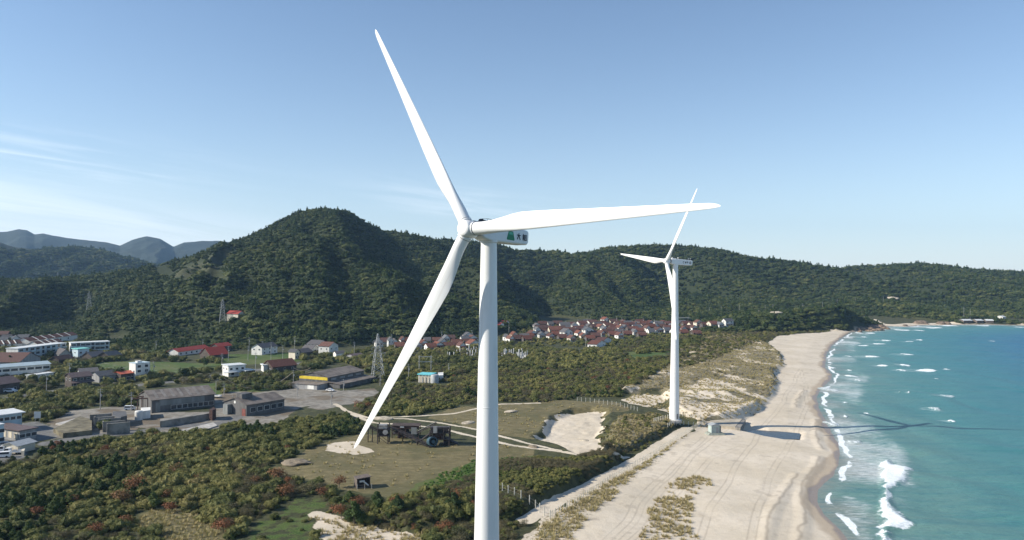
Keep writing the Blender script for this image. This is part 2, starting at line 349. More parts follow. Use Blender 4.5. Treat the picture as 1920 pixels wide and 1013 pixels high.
def azimuths(a0, a1, n, coarse_to=180, step=3.0):
    mid = np.linspace(a0, a1, n); lo = np.arange(-coarse_to, a0 - step * .5, step); hi = np.arange(a1 + step, coarse_to + .01, step)
    return np.radians(np.concatenate([lo, mid, hi]))
def polar_grid(az, rr):
    A, RR = np.meshgrid(az, rr, indexing='ij'); X = np.sin(A) * RR; Y = np.cos(A) * RR
    n, m = A.shape; i = np.arange((n - 1) * (m - 1)); a = (i // (m - 1)) * m + i % (m - 1)
    return X.ravel(), Y.ravel(), np.stack([a, a + m, a + m + 1, a + 1], 1)
BROWNCUT = np.array([tuple(ground(x, y))[:2] for x, y in [(290,528),(330,508),(370,490),(405,478),(440,462),(446,470),(425,492),(418,512),(430,524),(400,528),(340,530)]])
az = azimuths(-40, 40, 1050)
rr = np.concatenate([[1.0], np.geomspace(12, 140, 30), np.geomspace(142, 1700, 640), np.geomspace(1710, 6500, 170), np.geomspace(7000, 30000, 8)])
X, Y, F = polar_grid(az, rr)
Z, S, HM = H(X, Y, True)
farz = np.hypot(X, Y) > 6600; Z = np.where(farz & (S > 0), 5.0, Z)
def cov(X, Y, S, HM):
    n = len(X); c1 = np.zeros((n, 4)); c2 = np.zeros((n, 4)); c3 = np.zeros((n, 4))
    zone = (Y > 90) & (Y < 1100) & (S > -20); x0 = X[zone]; y0 = Y[zone]; s = S[zone]
    x = x0 + fbm(x0, y0, 7, 3, 51) * 2.6; y = y0 + fbm(x0, y0, 7, 3, 52) * 3.6
    sand = soft(x, y, BEACH, .9); hmz = HM[zone]; sand = np.maximum(sand, sstep((24 - s) / 6)) * (1 - sstep((hmz - .3) / .4))
    tuft = fbm(x0, y0, 5, 3, 61)
    sp = soft(x, y, SANDP, 1.5) * (1 - .85 * sstep((fbm(x0, y0, 9, 4, 63) - .08) / .16)); bw = np.maximum(soft(x + fbm(x0, y0, 10, 3, 97) * 4, y + fbm(x0, y0, 10, 3, 98) * 6, BOWL, 1.6), .62 * soft(x, y, BOWL, 7) * (fbm(x0, y0, 4, 3, 99) > .0)); pt = soft(x, y, PATCH, 2) * .92; sn = soft(x, y, SPOT, 1.2) * .9
    dune = soft(x, y, DUNE, 2)
    sand = np.maximum.reduce([sand, sp, bw, pt, sn, dune * sstep((fbm(x0, y0, 13, 4, 62) - .04) / .2) * .85])
    tr = np.zeros(len(x))
    xs = x0 + fbm(x0, y0, 12, 2, 53) * .5; ys = y0 + fbm(x0, y0, 12, 2, 54) * .5
    for L, w in TRACKS: tr = np.maximum(tr, sstep((w + .6 + .5 * fbm(x0, y0, 4, 2, 57) - dline(xs, ys, L)) / 1.3))
    side = soft(x, y, poly([(985,1013),(1020,975),(1060,945),(1160,885),(1240,835),(1300,805),(1318,797),(1262,832),(1205,880),(1092,985),(1060,1040),(960,1040)], 3), 1)
    c2[zone, 2] = np.maximum(side * .9, dune * .75 * (1 - sp))        # tufted sand
    sand = np.maximum(sand, np.maximum(tr * .95, side * .8))
    bk = sstep(np.maximum(soft(x0, y0, BANK1, 3.2), soft(x0, y0, BANK2, 3.0)) * 3.0) * (1 - tr); sand = sand * (1 - bk); c2[zone, 2] *= 1 - bk
    c1[zone, 0] = sand
    dry = np.maximum(soft(x, y, FIELD, 2), soft(x, y, FIELD2, 2)); dry = np.maximum(dry, np.maximum(soft(x, y, CLEAR, 2) * .8, dune))
    c1[zone, 1] = dry
    lush = np.maximum(soft(x, y, VINES, 2), soft(x, y, GRASSY, 3) * .5)
    for L in LAWN: lush = np.maximum(lush, soft(x, y, L, 2))
    c1[zone, 2] = lush
    bc = soft(X + fbm(X, Y, 30, 3, 9) * 14, Y + fbm(X, Y, 40, 3, 10) * 20, BROWNCUT, 8)
    rd = np.zeros(len(x))
    for L, w in ROADS: rd = np.maximum(rd, sstep((w + .4 - dline(x0, y0, L)) / .6))
    rd = np.maximum(rd, soft(x0, y0, PAD, .6)); c1[zone, 3] = rd
    c2[zone, 0] = np.maximum.reduce([soft(x, y, YARD, 1.2), soft(x, y, YARD2, 1.2), soft(x, y, TOWN, 2) * .38])
    c2[zone, 1] = sstep((5.2 - s + fbm(x0, y0, 14, 3, 66) * 3.5) / 2.0) * (s < 30)
    dr = np.zeros(len(x))
    for i, L in enumerate(DRIFT): dr = np.maximum(dr, sstep((.8 + 0 * x - dline(x0 + fbm(x0, y0, 6, 2, 8) * 1.2, y0, L)) / .8) * .8)
    wv = fbm(x0, y0, 30, 2, 95) * 1.8
    for i, L in enumerate(TYRE): q_ = dline(x0 + wv, y0, L); dr = np.maximum(dr, sstep((.34 - np.abs(q_ - .95)) / .3) * (.30 + .25 * (fbm(x0, y0, 20, 2, 96 + i) > -.1)))
    c2[zone, 3] = np.maximum(dr, .45 * sstep((fbm(x0, y0, 4, 3, 67) - .45) / .12) * sand)
    c3[zone, 0] = sstep((2.4 - s + fbm(x0, y0, 10, 3, 68) * 2.0) / 1.2); 
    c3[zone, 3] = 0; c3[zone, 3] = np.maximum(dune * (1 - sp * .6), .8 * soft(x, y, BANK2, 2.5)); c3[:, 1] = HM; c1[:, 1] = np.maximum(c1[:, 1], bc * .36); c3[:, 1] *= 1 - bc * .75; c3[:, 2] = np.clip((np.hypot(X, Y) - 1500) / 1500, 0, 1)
    return c1, c2, c3
CV1, CV2, CV3 = cov(X, Y, S, HM)

t = NT("ground_surface")
a1 = t.n("ShaderNodeAttribute", attribute_name="cover_a"); a2 = t.n("ShaderNodeAttribute", attribute_name="cover_b"); a3 = t.n("ShaderNodeAttribute", attribute_name="cover_c")
def rgb(a):
    s_ = t.n("ShaderNodeSeparateColor"); t.l(a.outputs["Color"], s_.inputs[0]); return s_.outputs
q1, q2, q3 = rgb(a1), rgb(a2), rgb(a3)
n_fine = t.noise(2.4, 5, .65); n_mid = t.noise(.35, 5, .6); n_big = t.noise(.05, 4, .55); n_tex = t.noise(7, 3, .7)
def thr(w, nz=None, k=.55):   # turns a soft weight into a ragged edge
    return t.step(t.math('ADD', w, t.math('MULTIPLY', t.math('SUBTRACT', nz if nz is not None else n_fine, .5), k)), .42, .58)
scrub = t.mix(t.step(n_mid, .35, .65), (.030, .036, .014), (.075, .078, .032)); scrub = t.mix(t.step(n_fine, .5, .7), scrub, (.095, .085, .05))
dryg = t.mix(t.step(n_mid, .35, .62), (.160, .130, .062), (.220, .182, .092)); dryg = t.mix(t.math('MULTIPLY', t.step(n_big, .50, .64), .7), dryg, (.095, .095, .040)); dryg = t.mix(t.math('MULTIPLY', t.step(n_fine, .48, .68), .6), dryg, (.075, .060, .030))
dryg = t.mix(t.math('MULTIPLY', t.step(n_tex, .5, .68), .6), dryg, (.21, .18, .10)); dryg = t.mix(t.math('MULTIPLY', t.step(t.noise(14, 3, .7), .52, .66), .5), dryg, (.06, .055, .025))
stk = t.noise(.55, 5, .68, t.scale(t.pos(), (.35, 1.3, 1)), dist=.4); dryg = t.mix(t.math('MULTIPLY', t.step(stk, .40, .58), .55), dryg, (.085, .080, .036)); dryg = t.mix(t.math('MULTIPLY', t.step(stk, .60, .70), .7), dryg, (.26, .215, .13))
lush = t.mix(t.step(n_fine, .4, .6), (.030, .060, .012), (.080, .125, .025)); lush = t.mix(t.step(n_big, .42, .6), lush, (.095, .115, .035))
gravel = t.mix(t.step(n_mid, .35, .65), (.17, .155, .13), (.27, .25, .215)); gravel = t.mix(t.step(n_big, .5, .62), gravel, (.15, .12, .085))
asph = t.mix(t.step(n_mid, .3, .7), (.12, .12, .118), (.19, .187, .18))
sandc = t.mix(t.step(n_big, .35, .65), (.56, .485, .375), (.64, .56, .45)); sandc = t.mix(t.math('MULTIPLY', t.step(n_mid, .45, .7), .35), sandc, (.43, .36, .27)); wvv = t.step(t.noise(.9, 3, .6, t.scale(t.pos(), (.5, 2.2, 1)), dist=.6), .45, .7); sandc = t.mix(t.math('MULTIPLY', wvv, .22), sandc, (.45, .38, .28)); sandc = t.mix(t.math('MULTIPLY', t.step(n_tex, .6, .75), .25), sandc, (.36, .30, .22))
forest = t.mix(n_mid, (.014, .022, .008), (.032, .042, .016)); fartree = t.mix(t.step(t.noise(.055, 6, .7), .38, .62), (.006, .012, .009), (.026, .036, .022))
col = scrub
col = t.mix(thr(q1[1], n_mid, .8), col, dryg)
col = t.mix(thr(q1[2], n_mid, .8), col, lush)
duneg = t.mix(t.step(n_fine, .42, .60), (.115, .10, .055), (.27, .235, .165)); duneg = t.mix(t.step(n_tex, .52, .62), duneg, (.40, .35, .26)); duneg = t.mix(t.step(n_mid, .52, .66), duneg, (.10, .095, .045)); col = t.mix(a3.outputs["Alpha"], col, duneg)
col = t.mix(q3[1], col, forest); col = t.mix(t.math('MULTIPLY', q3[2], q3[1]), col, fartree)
col = t.mix(thr(q2[0], n_mid, .9), col, gravel)
col = t.mix(thr(q1[0], n_mid, .9), col, sandc)
tuft = t.math('MULTIPLY', q2[2], t.step(t.noise(1.1, 4, .6), .50, .60)); col = t.mix(t.math('MULTIPLY', tuft, .75), col, (.17, .14, .075))
col = t.mix(t.math('MULTIPLY', a2.outputs["Alpha"], .55), col, (.16, .13, .10))
col = t.mix(a1.outputs["Alpha"], col, asph)
wet = q2[1]; col = t.mix(t.math('MULTIPLY', wet, .85), col, (.40, .325, .24)); col = t.mix(t.math('MULTIPLY', q3[0], .9), col, (.25, .20, .165))
t.bump(t.math('ADD', n_mid, t.math('MULTIPLY', n_fine, .5)), .5, .35)
M_GROUND = t.done(col, t.math('SUBTRACT', .92, t.math('MULTIPLY', q3[0], .55)), 0, .25)
g = bpy.data.objects.new("ground", np_mesh("ground", np.stack([X, Y, Z], 1), F, M_GROUND, True, {"cover_a": CV1, "cover_b": CV2, "cover_c": CV3}))
COL.objects.link(g); tag(g, kind="structure")
# ---------------------------------------------------------------- the sea
az = azimuths(2, 44, 820); rs = np.concatenate([[1.0], np.geomspace(20, 135, 10), np.geomspace(137, 1250, 640), np.geomspace(1260, 30000, 40)])
X, Y, F = polar_grid(az, rs)
dsh = dline(X, Y, SHORE); sea = inpoly(X, Y, SEAP); S = np.where(sea, -dsh, dsh)
foam = np.zeros(len(X)); lace = np.zeros(len(X)); lift = np.zeros(len(X))
z0 = (Y > 100) & (Y < 1300) & (S < 10)
x0 = X[z0]; y0 = Y[z0]; s = S[z0]
wx = x0 + fbm(x0, y0, 5, 4, 31) * 2.4 + fbm(x0, y0, 1.6, 2, 33) * 1.1; wy = y0 + fbm(x0, y0, 6, 4, 32) * 2.6
P0 = lambda pts: poly(pts, 0)
BRK = [P0([(1654,868),(1665,864),(1672,874),(1706,880),(1703,888),(1692,908),(1668,916),(1664,922),(1668,937),(1676,957),(1686,969),(1709,983),(1686,990),(1664,994),(1670,1005),(1655,1030),(1648,1030),(1657,1003),(1660,992),(1651,962),(1653,941),(1660,923),(1653,912)])]
LACE = [P0([(1585,850),(1592,822),(1610,816),(1640,828),(1672,845),(1690,852),(1665,862),(1655,870),(1654,912),(1625,912),(1585,905),(1575,880)]), P0([(1560,925),(1600,925),(1630,940),(1652,950),(1655,970),(1662,1000),(1650,1040),(1600,1040),(1590,1000),(1560,960)])]
lf = np.zeros(len(x0)); ff = np.zeros(len(x0))
for P in BRK: ff = np.maximum(ff, soft(wx, wy, P, 2.2)); lf = np.maximum(lf, soft(wx + 3, wy, P, 6) * .55)
for P in LACE: lf = np.maximum(lf, soft(wx, wy, P, 5) * .62)
lift0 = soft(x0, y0, BRK[0], 1.6) * .8
edge = -s + fbm(x0, y0, 12, 3, 35) * 2.6          # water's edge: a ragged line of froth and lace behind it
ff = np.maximum(ff, sstep((.9 + 1.1 * vnoise(x0 / 9, y0 / 9, 46) - np.abs(edge - 3.0)) / 1.0) * sstep((fbm(x0, y0, 11, 3, 36) + .55) / .5) * .85)
lf = np.maximum(lf, sstep((17 - np.abs(edge - 11)) / 10) * (.55 + .5 * fbm(x0, y0, 24, 2, 37)))
CAPS = [(1691,619,30,3),(1724,620,22,2),(1752,615,32,3),(1781,611,34,2.4),(1617,648,22,2),(1647,645,20,3),(1662,639,20,3),(1706,641,16,2.4),(1724,638,14,2),(1634,669,30,4),(1590,668,9,3),(1700,665,24,4),(1690,694,15,5),(1737,695,44,5),(1697,685,14,4),(1653,686,20,3),(1778,693,9,3),(1594,695,10,4),(1598,706,26,4),(1606,714,9,4),(1621,632,12,2),(1612,625,14,2),(1842,611,30,1.6),(1913,614,16,2),(1590,756,11,4),(1584,781,12,5),(1626,775,6,3),(1775,742,24,7),(1756,767,20,9),(1783,789,16,5),(1704,736,6,3),(1553,731,30,12),(1555,795,26,12),(1600,829,34,10),(1860,640,5,1.5),(1753,710,4,2),(1680,735,5,2),(1592,634,14,2),(1560,690,12,5),(1690,610,20,2),(1650,618,26,2),(1630,625,22,2)]
for k, (cx, cy, w, h) in enumerate(CAPS):
    c = flat(cx, cy, 0); m = FPX / c[1]; rx = w / 2 / m; ry = abs(flat(cx, cy - h / 2, 0)[1] - flat(cx, cy + h / 2, 0)[1]) / 2 * .8
    q = ((wx - c[0]) / rx) ** 2 + ((wy - c[1]) / max(ry, 1.2)) ** 2
    fine = w < 20 or h < 6
    ff = np.maximum(ff, sstep((1.2 - q) / .8) * (.85 if fine else .55))
    q2_ = ((wx - c[0] + rx * .9) / (rx * 2.6)) ** 2 + ((wy - c[1]) / (max(ry, 1.2) * 1.8)) ** 2
    lf = np.maximum(lf, sstep((1.0 - q2_) / .8) * .58); lift0 = np.maximum(lift0, sstep((1 - q) / .8) * .45)
foam[z0] = ff; lace[z0] = lf; lift[z0] = lift0
sw = .3 * np.sin((X * .82 + Y * .25) / 5.2 + fbm(X, Y, 40, 2, 38) * 6) + .25 * fbm(X * .5, Y, 9, 3, 39)
Z = np.where(np.hypot(X, Y) < 1300, sw * sstep(-S / 25) + lift, 0) + .0
sh = np.zeros((len(X), 3)); sh[:, 0] = foam; sh[:, 1] = lace; sh[:, 2] = np.clip(-S / 160, 0, 1)
t = NT("sea_surface")
a = t.n("ShaderNodeAttribute", attribute_name="froth"); sc_ = t.n("ShaderNodeSeparateColor"); t.l(a.outputs["Color"], sc_.inputs[0]); q = sc_.outputs
p = t.pos(); stretched = t.scale(p, (.16, 1, 1))
n1 = t.noise(.035, 4, .55); n2 = t.noise(1.5, 6, .72, stretched); n3 = t.noise(1.0, 7, .74, p, dist=.8); n4 = t.noise(.22, 5, .6, stretched)
depth = t.math('ADD', q[2], t.math('MULTIPLY', t.math('SUBTRACT', n1, .5), .35))
col = t.ramp(depth, [(0.0, (.22, .245, .21)), (.09, (.125, .235, .205)), (.32, (.062, .200, .195)), (.62, (.034, .165, .190)), (.98, (.014, .115, .205))])
col = t.mix(t.math('MULTIPLY', t.step(n4, .48, .62), .32), col, (.02, .14, .17))
col = t.mix(t.math('MULTIPLY', t.step(n2, .56, .70), .18), col, (.15, .36, .38))
col = t.mix(t.math('MULTIPLY', t.step(t.noise(.5, 5, .7, t.scale(p, (.3, 1, 1))), .5, .66), .3), col, (.022, .125, .16))
lm = t.step(t.math('ADD', q[1], t.math('MULTIPLY', t.math('SUBTRACT', n2, .5), 1.9)), .42, 1.0)
fm = t.step(t.math('ADD', q[0], t.math('MULTIPLY', t.math('SUBTRACT', n3, .5), 1.5)), .36, .70)
white = t.math('MAXIMUM', t.math('MULTIPLY', lm, .62), fm)
col = t.mix(white, col, t.mix(t.math('MULTIPLY', t.step(t.noise(2.6, 5, .7), .45, .62), .55), (.84, .86, .86), (.45, .60, .63)))
t.bump(t.math('ADD', t.noise(.9, 5, .62, t.scale(p, (.35, 1, 1))), t.math('MULTIPLY', n4, 1.2)), .8, .7)
M_SEA = t.done(col, t.math('ADD', .32, t.math('MULTIPLY', white, .5)), 0, .35)
t.b.inputs["IOR"].default_value = 1.33
keep = (S[F].min(1) < 6)
sea_o = bpy.data.objects.new("sea", np_mesh("sea", np.stack([X, Y, Z], 1), F[keep], M_SEA, True, {"froth": sh})); COL.objects.link(sea_o); tag(sea_o, kind="structure")
# ---------------------------------------------------------------- wind turbines
def paint(name, c, rough=.36):
    t = NT(name); n = t.noise(.8, 5, .6, t.scale(t.co("Object"), (1, 1, .15))); col = t.mix(t.step(n, .45, .8), c, tuple(x * .88 for x in c))
    st = t.noise(2.2, 4, .6, t.scale(t.co("Object"), (1, 1, .03))); col = t.mix(t.math('MULTIPLY', t.step(st, .58, .74), .28), col, (.50, .46, .40))
    return t.done(col, rough, 0, .4)
M_WHITE = paint("white_turbine_paint", (.80, .80, .79)); M_DARK = plain("dark_steel", (.05, .05, .055), .5); M_GREY = plain("grey_fitting", (.28, .28, .28), .6)
M_LOGO = plain("green_emblem", (.02, .22, .11), .5, .05); M_INK = plain("black_lettering", (.015, .02, .03), .5, .05); M_CONC = plain("pale_concrete", (.42, .40, .37), .85, .2, .5)
M_SEAM = plain("blade_seam", (.45, .44, .42), .6, .1)
def blade_mesh(L):
    """+Z along the blade, +Y towards the wind, +X the trailing edge"""
    st = [(.0,1.62,1.62,0,1.0),(.8,1.62,1.62,0,1.0),(1.8,1.62,1.60,4,1.0),(3.0,1.72,1.38,12,.75),(4.5,1.98,1.05,14,.35),(6.2,2.25,.78,12,.1),(7.6,2.34,.62,10,0),(9.5,2.26,.52,8,0),(13,2.02,.38,5,0),(18,1.62,.28,3,0),(23,1.27,.21,1.5,0),(28,.93,.15,.5,0),(31,.72,.11,0,0),(32.6,.58,.08,0,0),(33.3,.38,.05,0,0),(33.7,.12,.02,0,0)]
    k = L / 33.7; n = 28; vs = []
    for z, c, th, tw, rd in st:
        for i in range(n):
            a = 2 * math.pi * i / n
            cx, cy = c / 2 * math.cos(a), th / 2 * math.sin(a)                       # round root
            u = .5 + .5 * math.cos(a); tt = th * (1.9 * math.sqrt(max(1 - (1 - u) ** 1.0, 0) if False else max(u, 0)) if False else 1)
            yy = 5 * th * (.2969 * math.sqrt(u) - .126 * u - .3516 * u ** 2 + .2843 * u ** 3 - .1036 * u ** 4)
            ax = (u - .30) * c; ay = (yy if math.sin(a) >= 0 else -yy * .75)         # aerofoil; nose at -X
            x = rd * cx + (1 - rd) * ax; y = rd * cy + (1 - rd) * ay
            q = R(tw); x, y = x * math.cos(q) + y * math.sin(q), -x * math.sin(q) + y * math.cos(q)
            vs.append((x, y + .0009 * z * z * .5, z * k))
    m = len(st); fs = [(i * n + j, i * n + (j + 1) % n, (i + 1) * n + (j + 1) % n, (i + 1) * n + j) for i in range(m - 1) for j in range(n)] + [tuple(range((m - 1) * n, m * n)), tuple(range(n - 1, -1, -1))]
    b = MB(); b.add(vs, fs); return b
def mark_text(txt, size, name, parent, mat, M):
    cu = bpy.data.curves.new(name, 'FONT'); cu.body = txt; cu.size = size; cu.extrude = .01; cu.offset = .012
    tmp = bpy.data.objects.new(name, cu); COL.objects.link(tmp); dg = bpy.context.evaluated_depsgraph_get()
    me = bpy.data.meshes.new_from_object(tmp.evaluated_get(dg)); bpy.data.objects.remove(tmp); me.materials.clear(); me.materials.append(mat)
    o = bpy.data.objects.new(name, me); COL.objects.link(o); o.parent = parent; o.matrix_local = M; return o
def turbine(label, tx, ty, base, hubz, yaw, th0, near):
    root = empty("wind_turbine", (tx, ty, base)); tag(root, label, "wind turbine", "white wind turbines by the beach")
    top = hubz - base - 1.55
    t_ = MB(); t_.lathe([(2.02 + (1.04 - 2.02) * z / top, z) for z in np.linspace(0, top, 26)], 64); tw = auto_smooth(t_.build("tower", M_WHITE, root))
    for z in (top * .34, top * .66):
        rg = MB(); r = 2.02 + (1.04 - 2.02) * z / top; rg.lathe([(r + .004, z - .06), (r + .022, z - .03), (r + .022, z + .03), (r + .004, z + .06)], 64, caps=False); auto_smooth(rg.build("flange_seam", M_WHITE, tw))
    ft = MB(); ft.lathe([(3.1, -.6), (3.1, .30), (2.95, .38), (2.0, .38)], 40); ft.build("foundation", M_CONC, root)
    dr = MB(); dr.box(-.45, .45, -2.06, -1.90, .9, 3.0); dr.build("door", M_GREY, tw, rot=(0, 0, R(25)))
    a = yaw; n = Vector((-math.sin(a), -math.cos(a), 0)); tl = R(4.6)
    # nacelle in its own frame: +X towards the rotor, +Y to its port side
    Mn = Matrix.Translation((0, 0, hubz - base)) @ Matrix(((n.x, -n.y, 0, 0), (n.y, n.x, 0, 0), (0, 0, 1, 0), (0, 0, 0, 1))) @ Matrix.Rotation(-tl * .8, 4, 'Y')
    nb = MB(); secs = [(2.35, .80, -.95, .80), (1.9, .98, -1.22, .90), (.6, 1.12, -1.46, .96), (-2.0, 1.16, -1.34, .98), (-4.2, 1.16, -1.28, .95), (-7.2, 1.10, -1.14, .88), (-7.65, .94, -.88, .74)]
    vs = []
    for x, hw, zb, zt in secs:
        c = .16
        vs += [(x, hw, zb + c), (x, hw - c, zb), (x, -hw + c, zb), (x, -hw, zb + c), (x, -hw, zt - c), (x, -hw + c, zt), (x, hw - c, zt), (x, hw, zt - c)]
    m = len(secs); nb.add(vs, [(i * 8 + j, i * 8 + (j + 1) % 8, (i + 1) * 8 + (j + 1) % 8, (i + 1) * 8 + j) for i in range(m - 1) for j in range(8)] + [tuple(range(7, -1, -1)), tuple(range((m - 1) * 8, m * 8))])
    nac = nb.build("nacelle", M_WHITE, root); nac.matrix_local = Mn
    bv = nac.modifiers.new("bevel", 'BEVEL'); bv.width = .08; bv.segments = 2; bv.limit_method = 'ANGLE'; bv.angle_limit = R(30)
    yb = MB(); yb.lathe([(1.06, top - .02), (1.16, top + .05), (1.16, top + .42)], 40); auto_smooth(yb.build("yaw_bearing", M_WHITE, root))
    # bearing neck between nacelle and spinner
    nk = MB(); nk.lathe([(.86, 0), (.86, .5), (1.02, .55), (1.02, 1.05)], 36); neck = auto_smooth(nk.build("rotor_neck", plain("warm_grey_neck", (.36, .33, .31), .6), nac, rot=(0, R(90), 0), loc=(2.2, 0, -.05)))
    # things on top of the nacelle
    rl = MB()
    for y in (-.72, .72):
        rl.bar((1.3, y, 1.42), (-1.6, y, 1.42), .028); rl.bar((1.3, y, 1.22), (-1.6, y, 1.22), .02)
        for x in (1.3, .6, -.1, -.8, -1.6): rl.bar((x, y, .95), (x, y, 1.42), .026)
    rl.bar((1.3, -.72, 1.42), (1.3, .72, 1.42), .026); rl.build("railing", M_DARK, nac)
    ht = MB(); ht.box(.1, 1.6, -.55, .35, .97, 1.25); ht.prism([(1.6, 1.0), (2.2, .9), (1.6, 1.42)], -.3, .3, 'y'); ht.build("hatch", M_DARK if near else M_WHITE, nac)
    bl = MB(); bl.lathe([(.09, 0), (.09, .3), (.18, .34), (.20, .55), (.16, .72), (.06, .78)], 14); auto_smooth(bl.build("beacon_lamp", M_DARK if near else M_WHITE, nac, loc=(-1.3, -.2, 1.0)))
    for x in (-6.2, -7.1):
        an = MB(); an.bar((0, 0, 0), (0, 0, .75), .03); an.bar((-.18, 0, .72), (.18, 0, .72), .035); an.bar((0, 0, .72), (0, 0, .86), .07, 8); an.build("wind_vane", M_WHITE if not near else M_GREY, nac, loc=(x, 0, .88))
    # lettering on the side that looks at the beach: port side of the nacelle frame is +Y
    side = -1
    Mt = lambda x, z, yy=1.19: Matrix.Translation((x, yy * side, z)) @ Matrix(((-1 if side > 0 else 1, 0, 0, 0), (0, 0, -side * -1 if False else (1 if side > 0 else -1), 0), (0, 1, 0, 0), (0, 0, 0, 1)))
    return root, nac, n
def rotor(root, nac, n, L, th0, over, hub_local):
    tl = R(4.6); cone = R(2.8); ax = Vector((n.x * math.cos(tl), n.y * math.cos(tl), math.sin(tl))).normalized()
    tdir = Vector((-n.y, n.x, 0)); 
    if tdir.x < 0: tdir = -tdir
    u = ax.cross(tdir); u = u if u.z > 0 else -u
    hp = hub_local
    sp = MB(); sp.lathe([(.98, -1.05), (1.10, -.9), (1.14, -.3), (1.14, .35), (1.08, .75), (.97, 1.02), (.90, 1.10), (.55, 1.17), (.0001, 1.19)], 40)
    hub = auto_smooth(sp.build("hub", M_WHITE, root), 40); zax = ax; xax = tdir; yax = zax.cross(xax)
    hub.matrix_local = Matrix.Translation(hp) @ Matrix((xax, yax, zax)).transposed().to_4x4()
    bm_ = blade_mesh(L)
    me = None
    for k in range(3):
        a = th0 + k * 2 * math.pi / 3; d = tdir * math.cos(a) + u * math.sin(a); d = (d * math.cos(cone) + ax * math.sin(cone)).normalized()
        yv = (ax - d * ax.dot(d)).normalized(); xv = yv.cross(d)
        # a blade of a turning rotor of this hand trails counter-clockwise
        if me is None: me = bm_.mesh("blade", M_WHITE, True); me.set_sharp_from_angle(angle=R(50))
        o = bpy.data.objects.new("blade", me); COL.objects.link(o); o.parent = root
        Mb = Matrix((xv, yv, d)).transposed().to_4x4(); Mb.translation = hp + d * .9; o.matrix_local = Mb
        cr = MB(); cr.lathe([(.84, .12), (.90, .14), (.90, .34), (.84, .36)], 36, caps=False); c = auto_smooth(cr.build("root_collar", M_WHITE, o)); 
        sm = MB(); sm.lathe([(.815, .385), (.828, .39), (.828, .43), (.815, .435)], 36, caps=False); sm.build("root_seal", M_DARK, o)
NEAR_P = Vector(((918.6 - 960) / FPX * 98.6, 98.6)); 
def place_turbine(label, hubpx, D, zoff, yaw, th0, over, near, base):
    u, v = hubpx; hx = (u - 960) / FPX * D; hubz = CAMZ + (HORIZON - v) / FPX * D
    n = Vector((-math.sin(yaw), -math.cos(yaw), 0)); tx, ty = hx - n.x * over, D - n.y * over
    root, nac, n = turbine(label, tx, ty, base, hubz, yaw, th0, near)
    nac_top = hubz - base
    rotor(root, nac, n, 32.83, th0, over, Vector((n.x * over, n.y * over, hubz - base + over * math.tan(R(4.6)) * .0)))
    return root, nac
DN, DF = 95.74 - math.cos(.642) * 4.186 , 295.64 - math.cos(1.188) * 4.186
tn, nacn = place_turbine("tall white wind turbine closest to the camera, green emblem on its nacelle", (877.44, 430.6), DN, 0, .642, .025, 4.19, True, 4.3)
tf, nacf = place_turbine("smaller white wind turbine standing in the dunes beside the beach hut", (1249.87, 487.87), DF, 0, 1.188, .937, 4.19, False, h1(64.9, 295.6) - .1)
# lettering: the visible flank of each nacelle is the one towards +X of the world
def flank(nac, dist_y):
    """local frame on the flank: x to the rear, y up, z out"""
    s_ = 1
    X_ = Vector((-1, 0, 0)); Y_ = Vector((0, 0, 1)); Z_ = Vector((0, s_, 0))
    if X_.cross(Y_).dot(Z_) < 0: pass
    return Matrix((X_, Y_, Z_)).transposed().to_4x4(), s_
Mf, s_ = flank(nacn, 1.2)
def on_flank(nac, obj, x, z, out=1.185):
    Mf, s_ = flank(nac, out); M = Matrix.Translation((x, s_ * out, z)) @ Mf; obj.parent = nac; obj.matrix_local = M
em = MB(); em.prism([(-.78, -.58), (.78, -.58), (.86, -.44), (.48, .62), (-.48, .62), (-.86, -.44)], 0, .012); e = em.build("emblem", M_LOGO); on_flank(nacn, e, -3.25, -.30)
em = MB(); em.prism([(-.42, .18), (-.22, .10), (0, .20), (.22, .10), (.42, .18), (.36, .50), (-.36, .50)], .012, .02); e = em.build("emblem_stripe", plain("pale_green_emblem", (.10, .45, .30), .5, .05)); on_flank(nacn, e, -3.25, -.30)
def strokes(name, segs, w, nac, x, z, sc):
    b = MB()
    for i, (x0, y0, x1, y1) in enumerate(segs):
        a = Vector((x0, y0, 0)) * sc; c = Vector((x1, y1, 0)) * sc; d = (c - a).normalized(); p = Vector((-d.y, d.x, 0)) * w / 2; h = .010 + .0015 * i
        b.add([a - p, c - p, c + p, a + p, a - p + Vector((0, 0, h)), c - p + Vector((0, 0, h)), c + p + Vector((0, 0, h)), a + p + Vector((0, 0, h))], [(0,1,2,3),(4,5,6,7),(0,1,5,4),(1,2,6,5),(2,3,7,6),(3,0,4,7)])
    o = b.build(name, M_INK); on_flank(nac, o, x, z, 1.182); return o
strokes("letter", [(-.5,.18,.5,.18),(0,.5,0,.18),(0,.18,-.42,-.5),(0,.18,.42,-.5)], .13, nacn, -5.05, -.18, .86)
strokes("letter", [(-.32,.5,-.38,.36),(-.46,.36,-.46,-.5),(-.46,.36,-.12,.36),(-.12,.36,-.12,-.5),(-.5,-.02,-.06,-.02),(-.29,.26,-.29,.12),(-.29,-.14,-.29,-.3),(.14,.44,.06,.06),(.36,.46,.48,.06),(.08,-.02,.08,-.48),(.08,-.02,.46,-.02),(.46,-.02,.46,-.48),(.08,-.46,.46,-.46)], .10, nacn, -6.45, -.18, .86)
strokes("letter", [(.3,.4,.0,.5),(.0,.5,-.32,.3),(-.32,.3,-.32,-.3),(-.32,-.3,0,-.5),(0,-.5,.3,-.4)], .17, nacf, -3.1, -.15, .8)
strokes("letter", [(-.4,.5,-.22,-.5),(-.22,-.5,0,.3),(0,.3,.22,-.5),(.22,-.5,.4,.5)], .15, nacf, -4.1, -.15, .8)
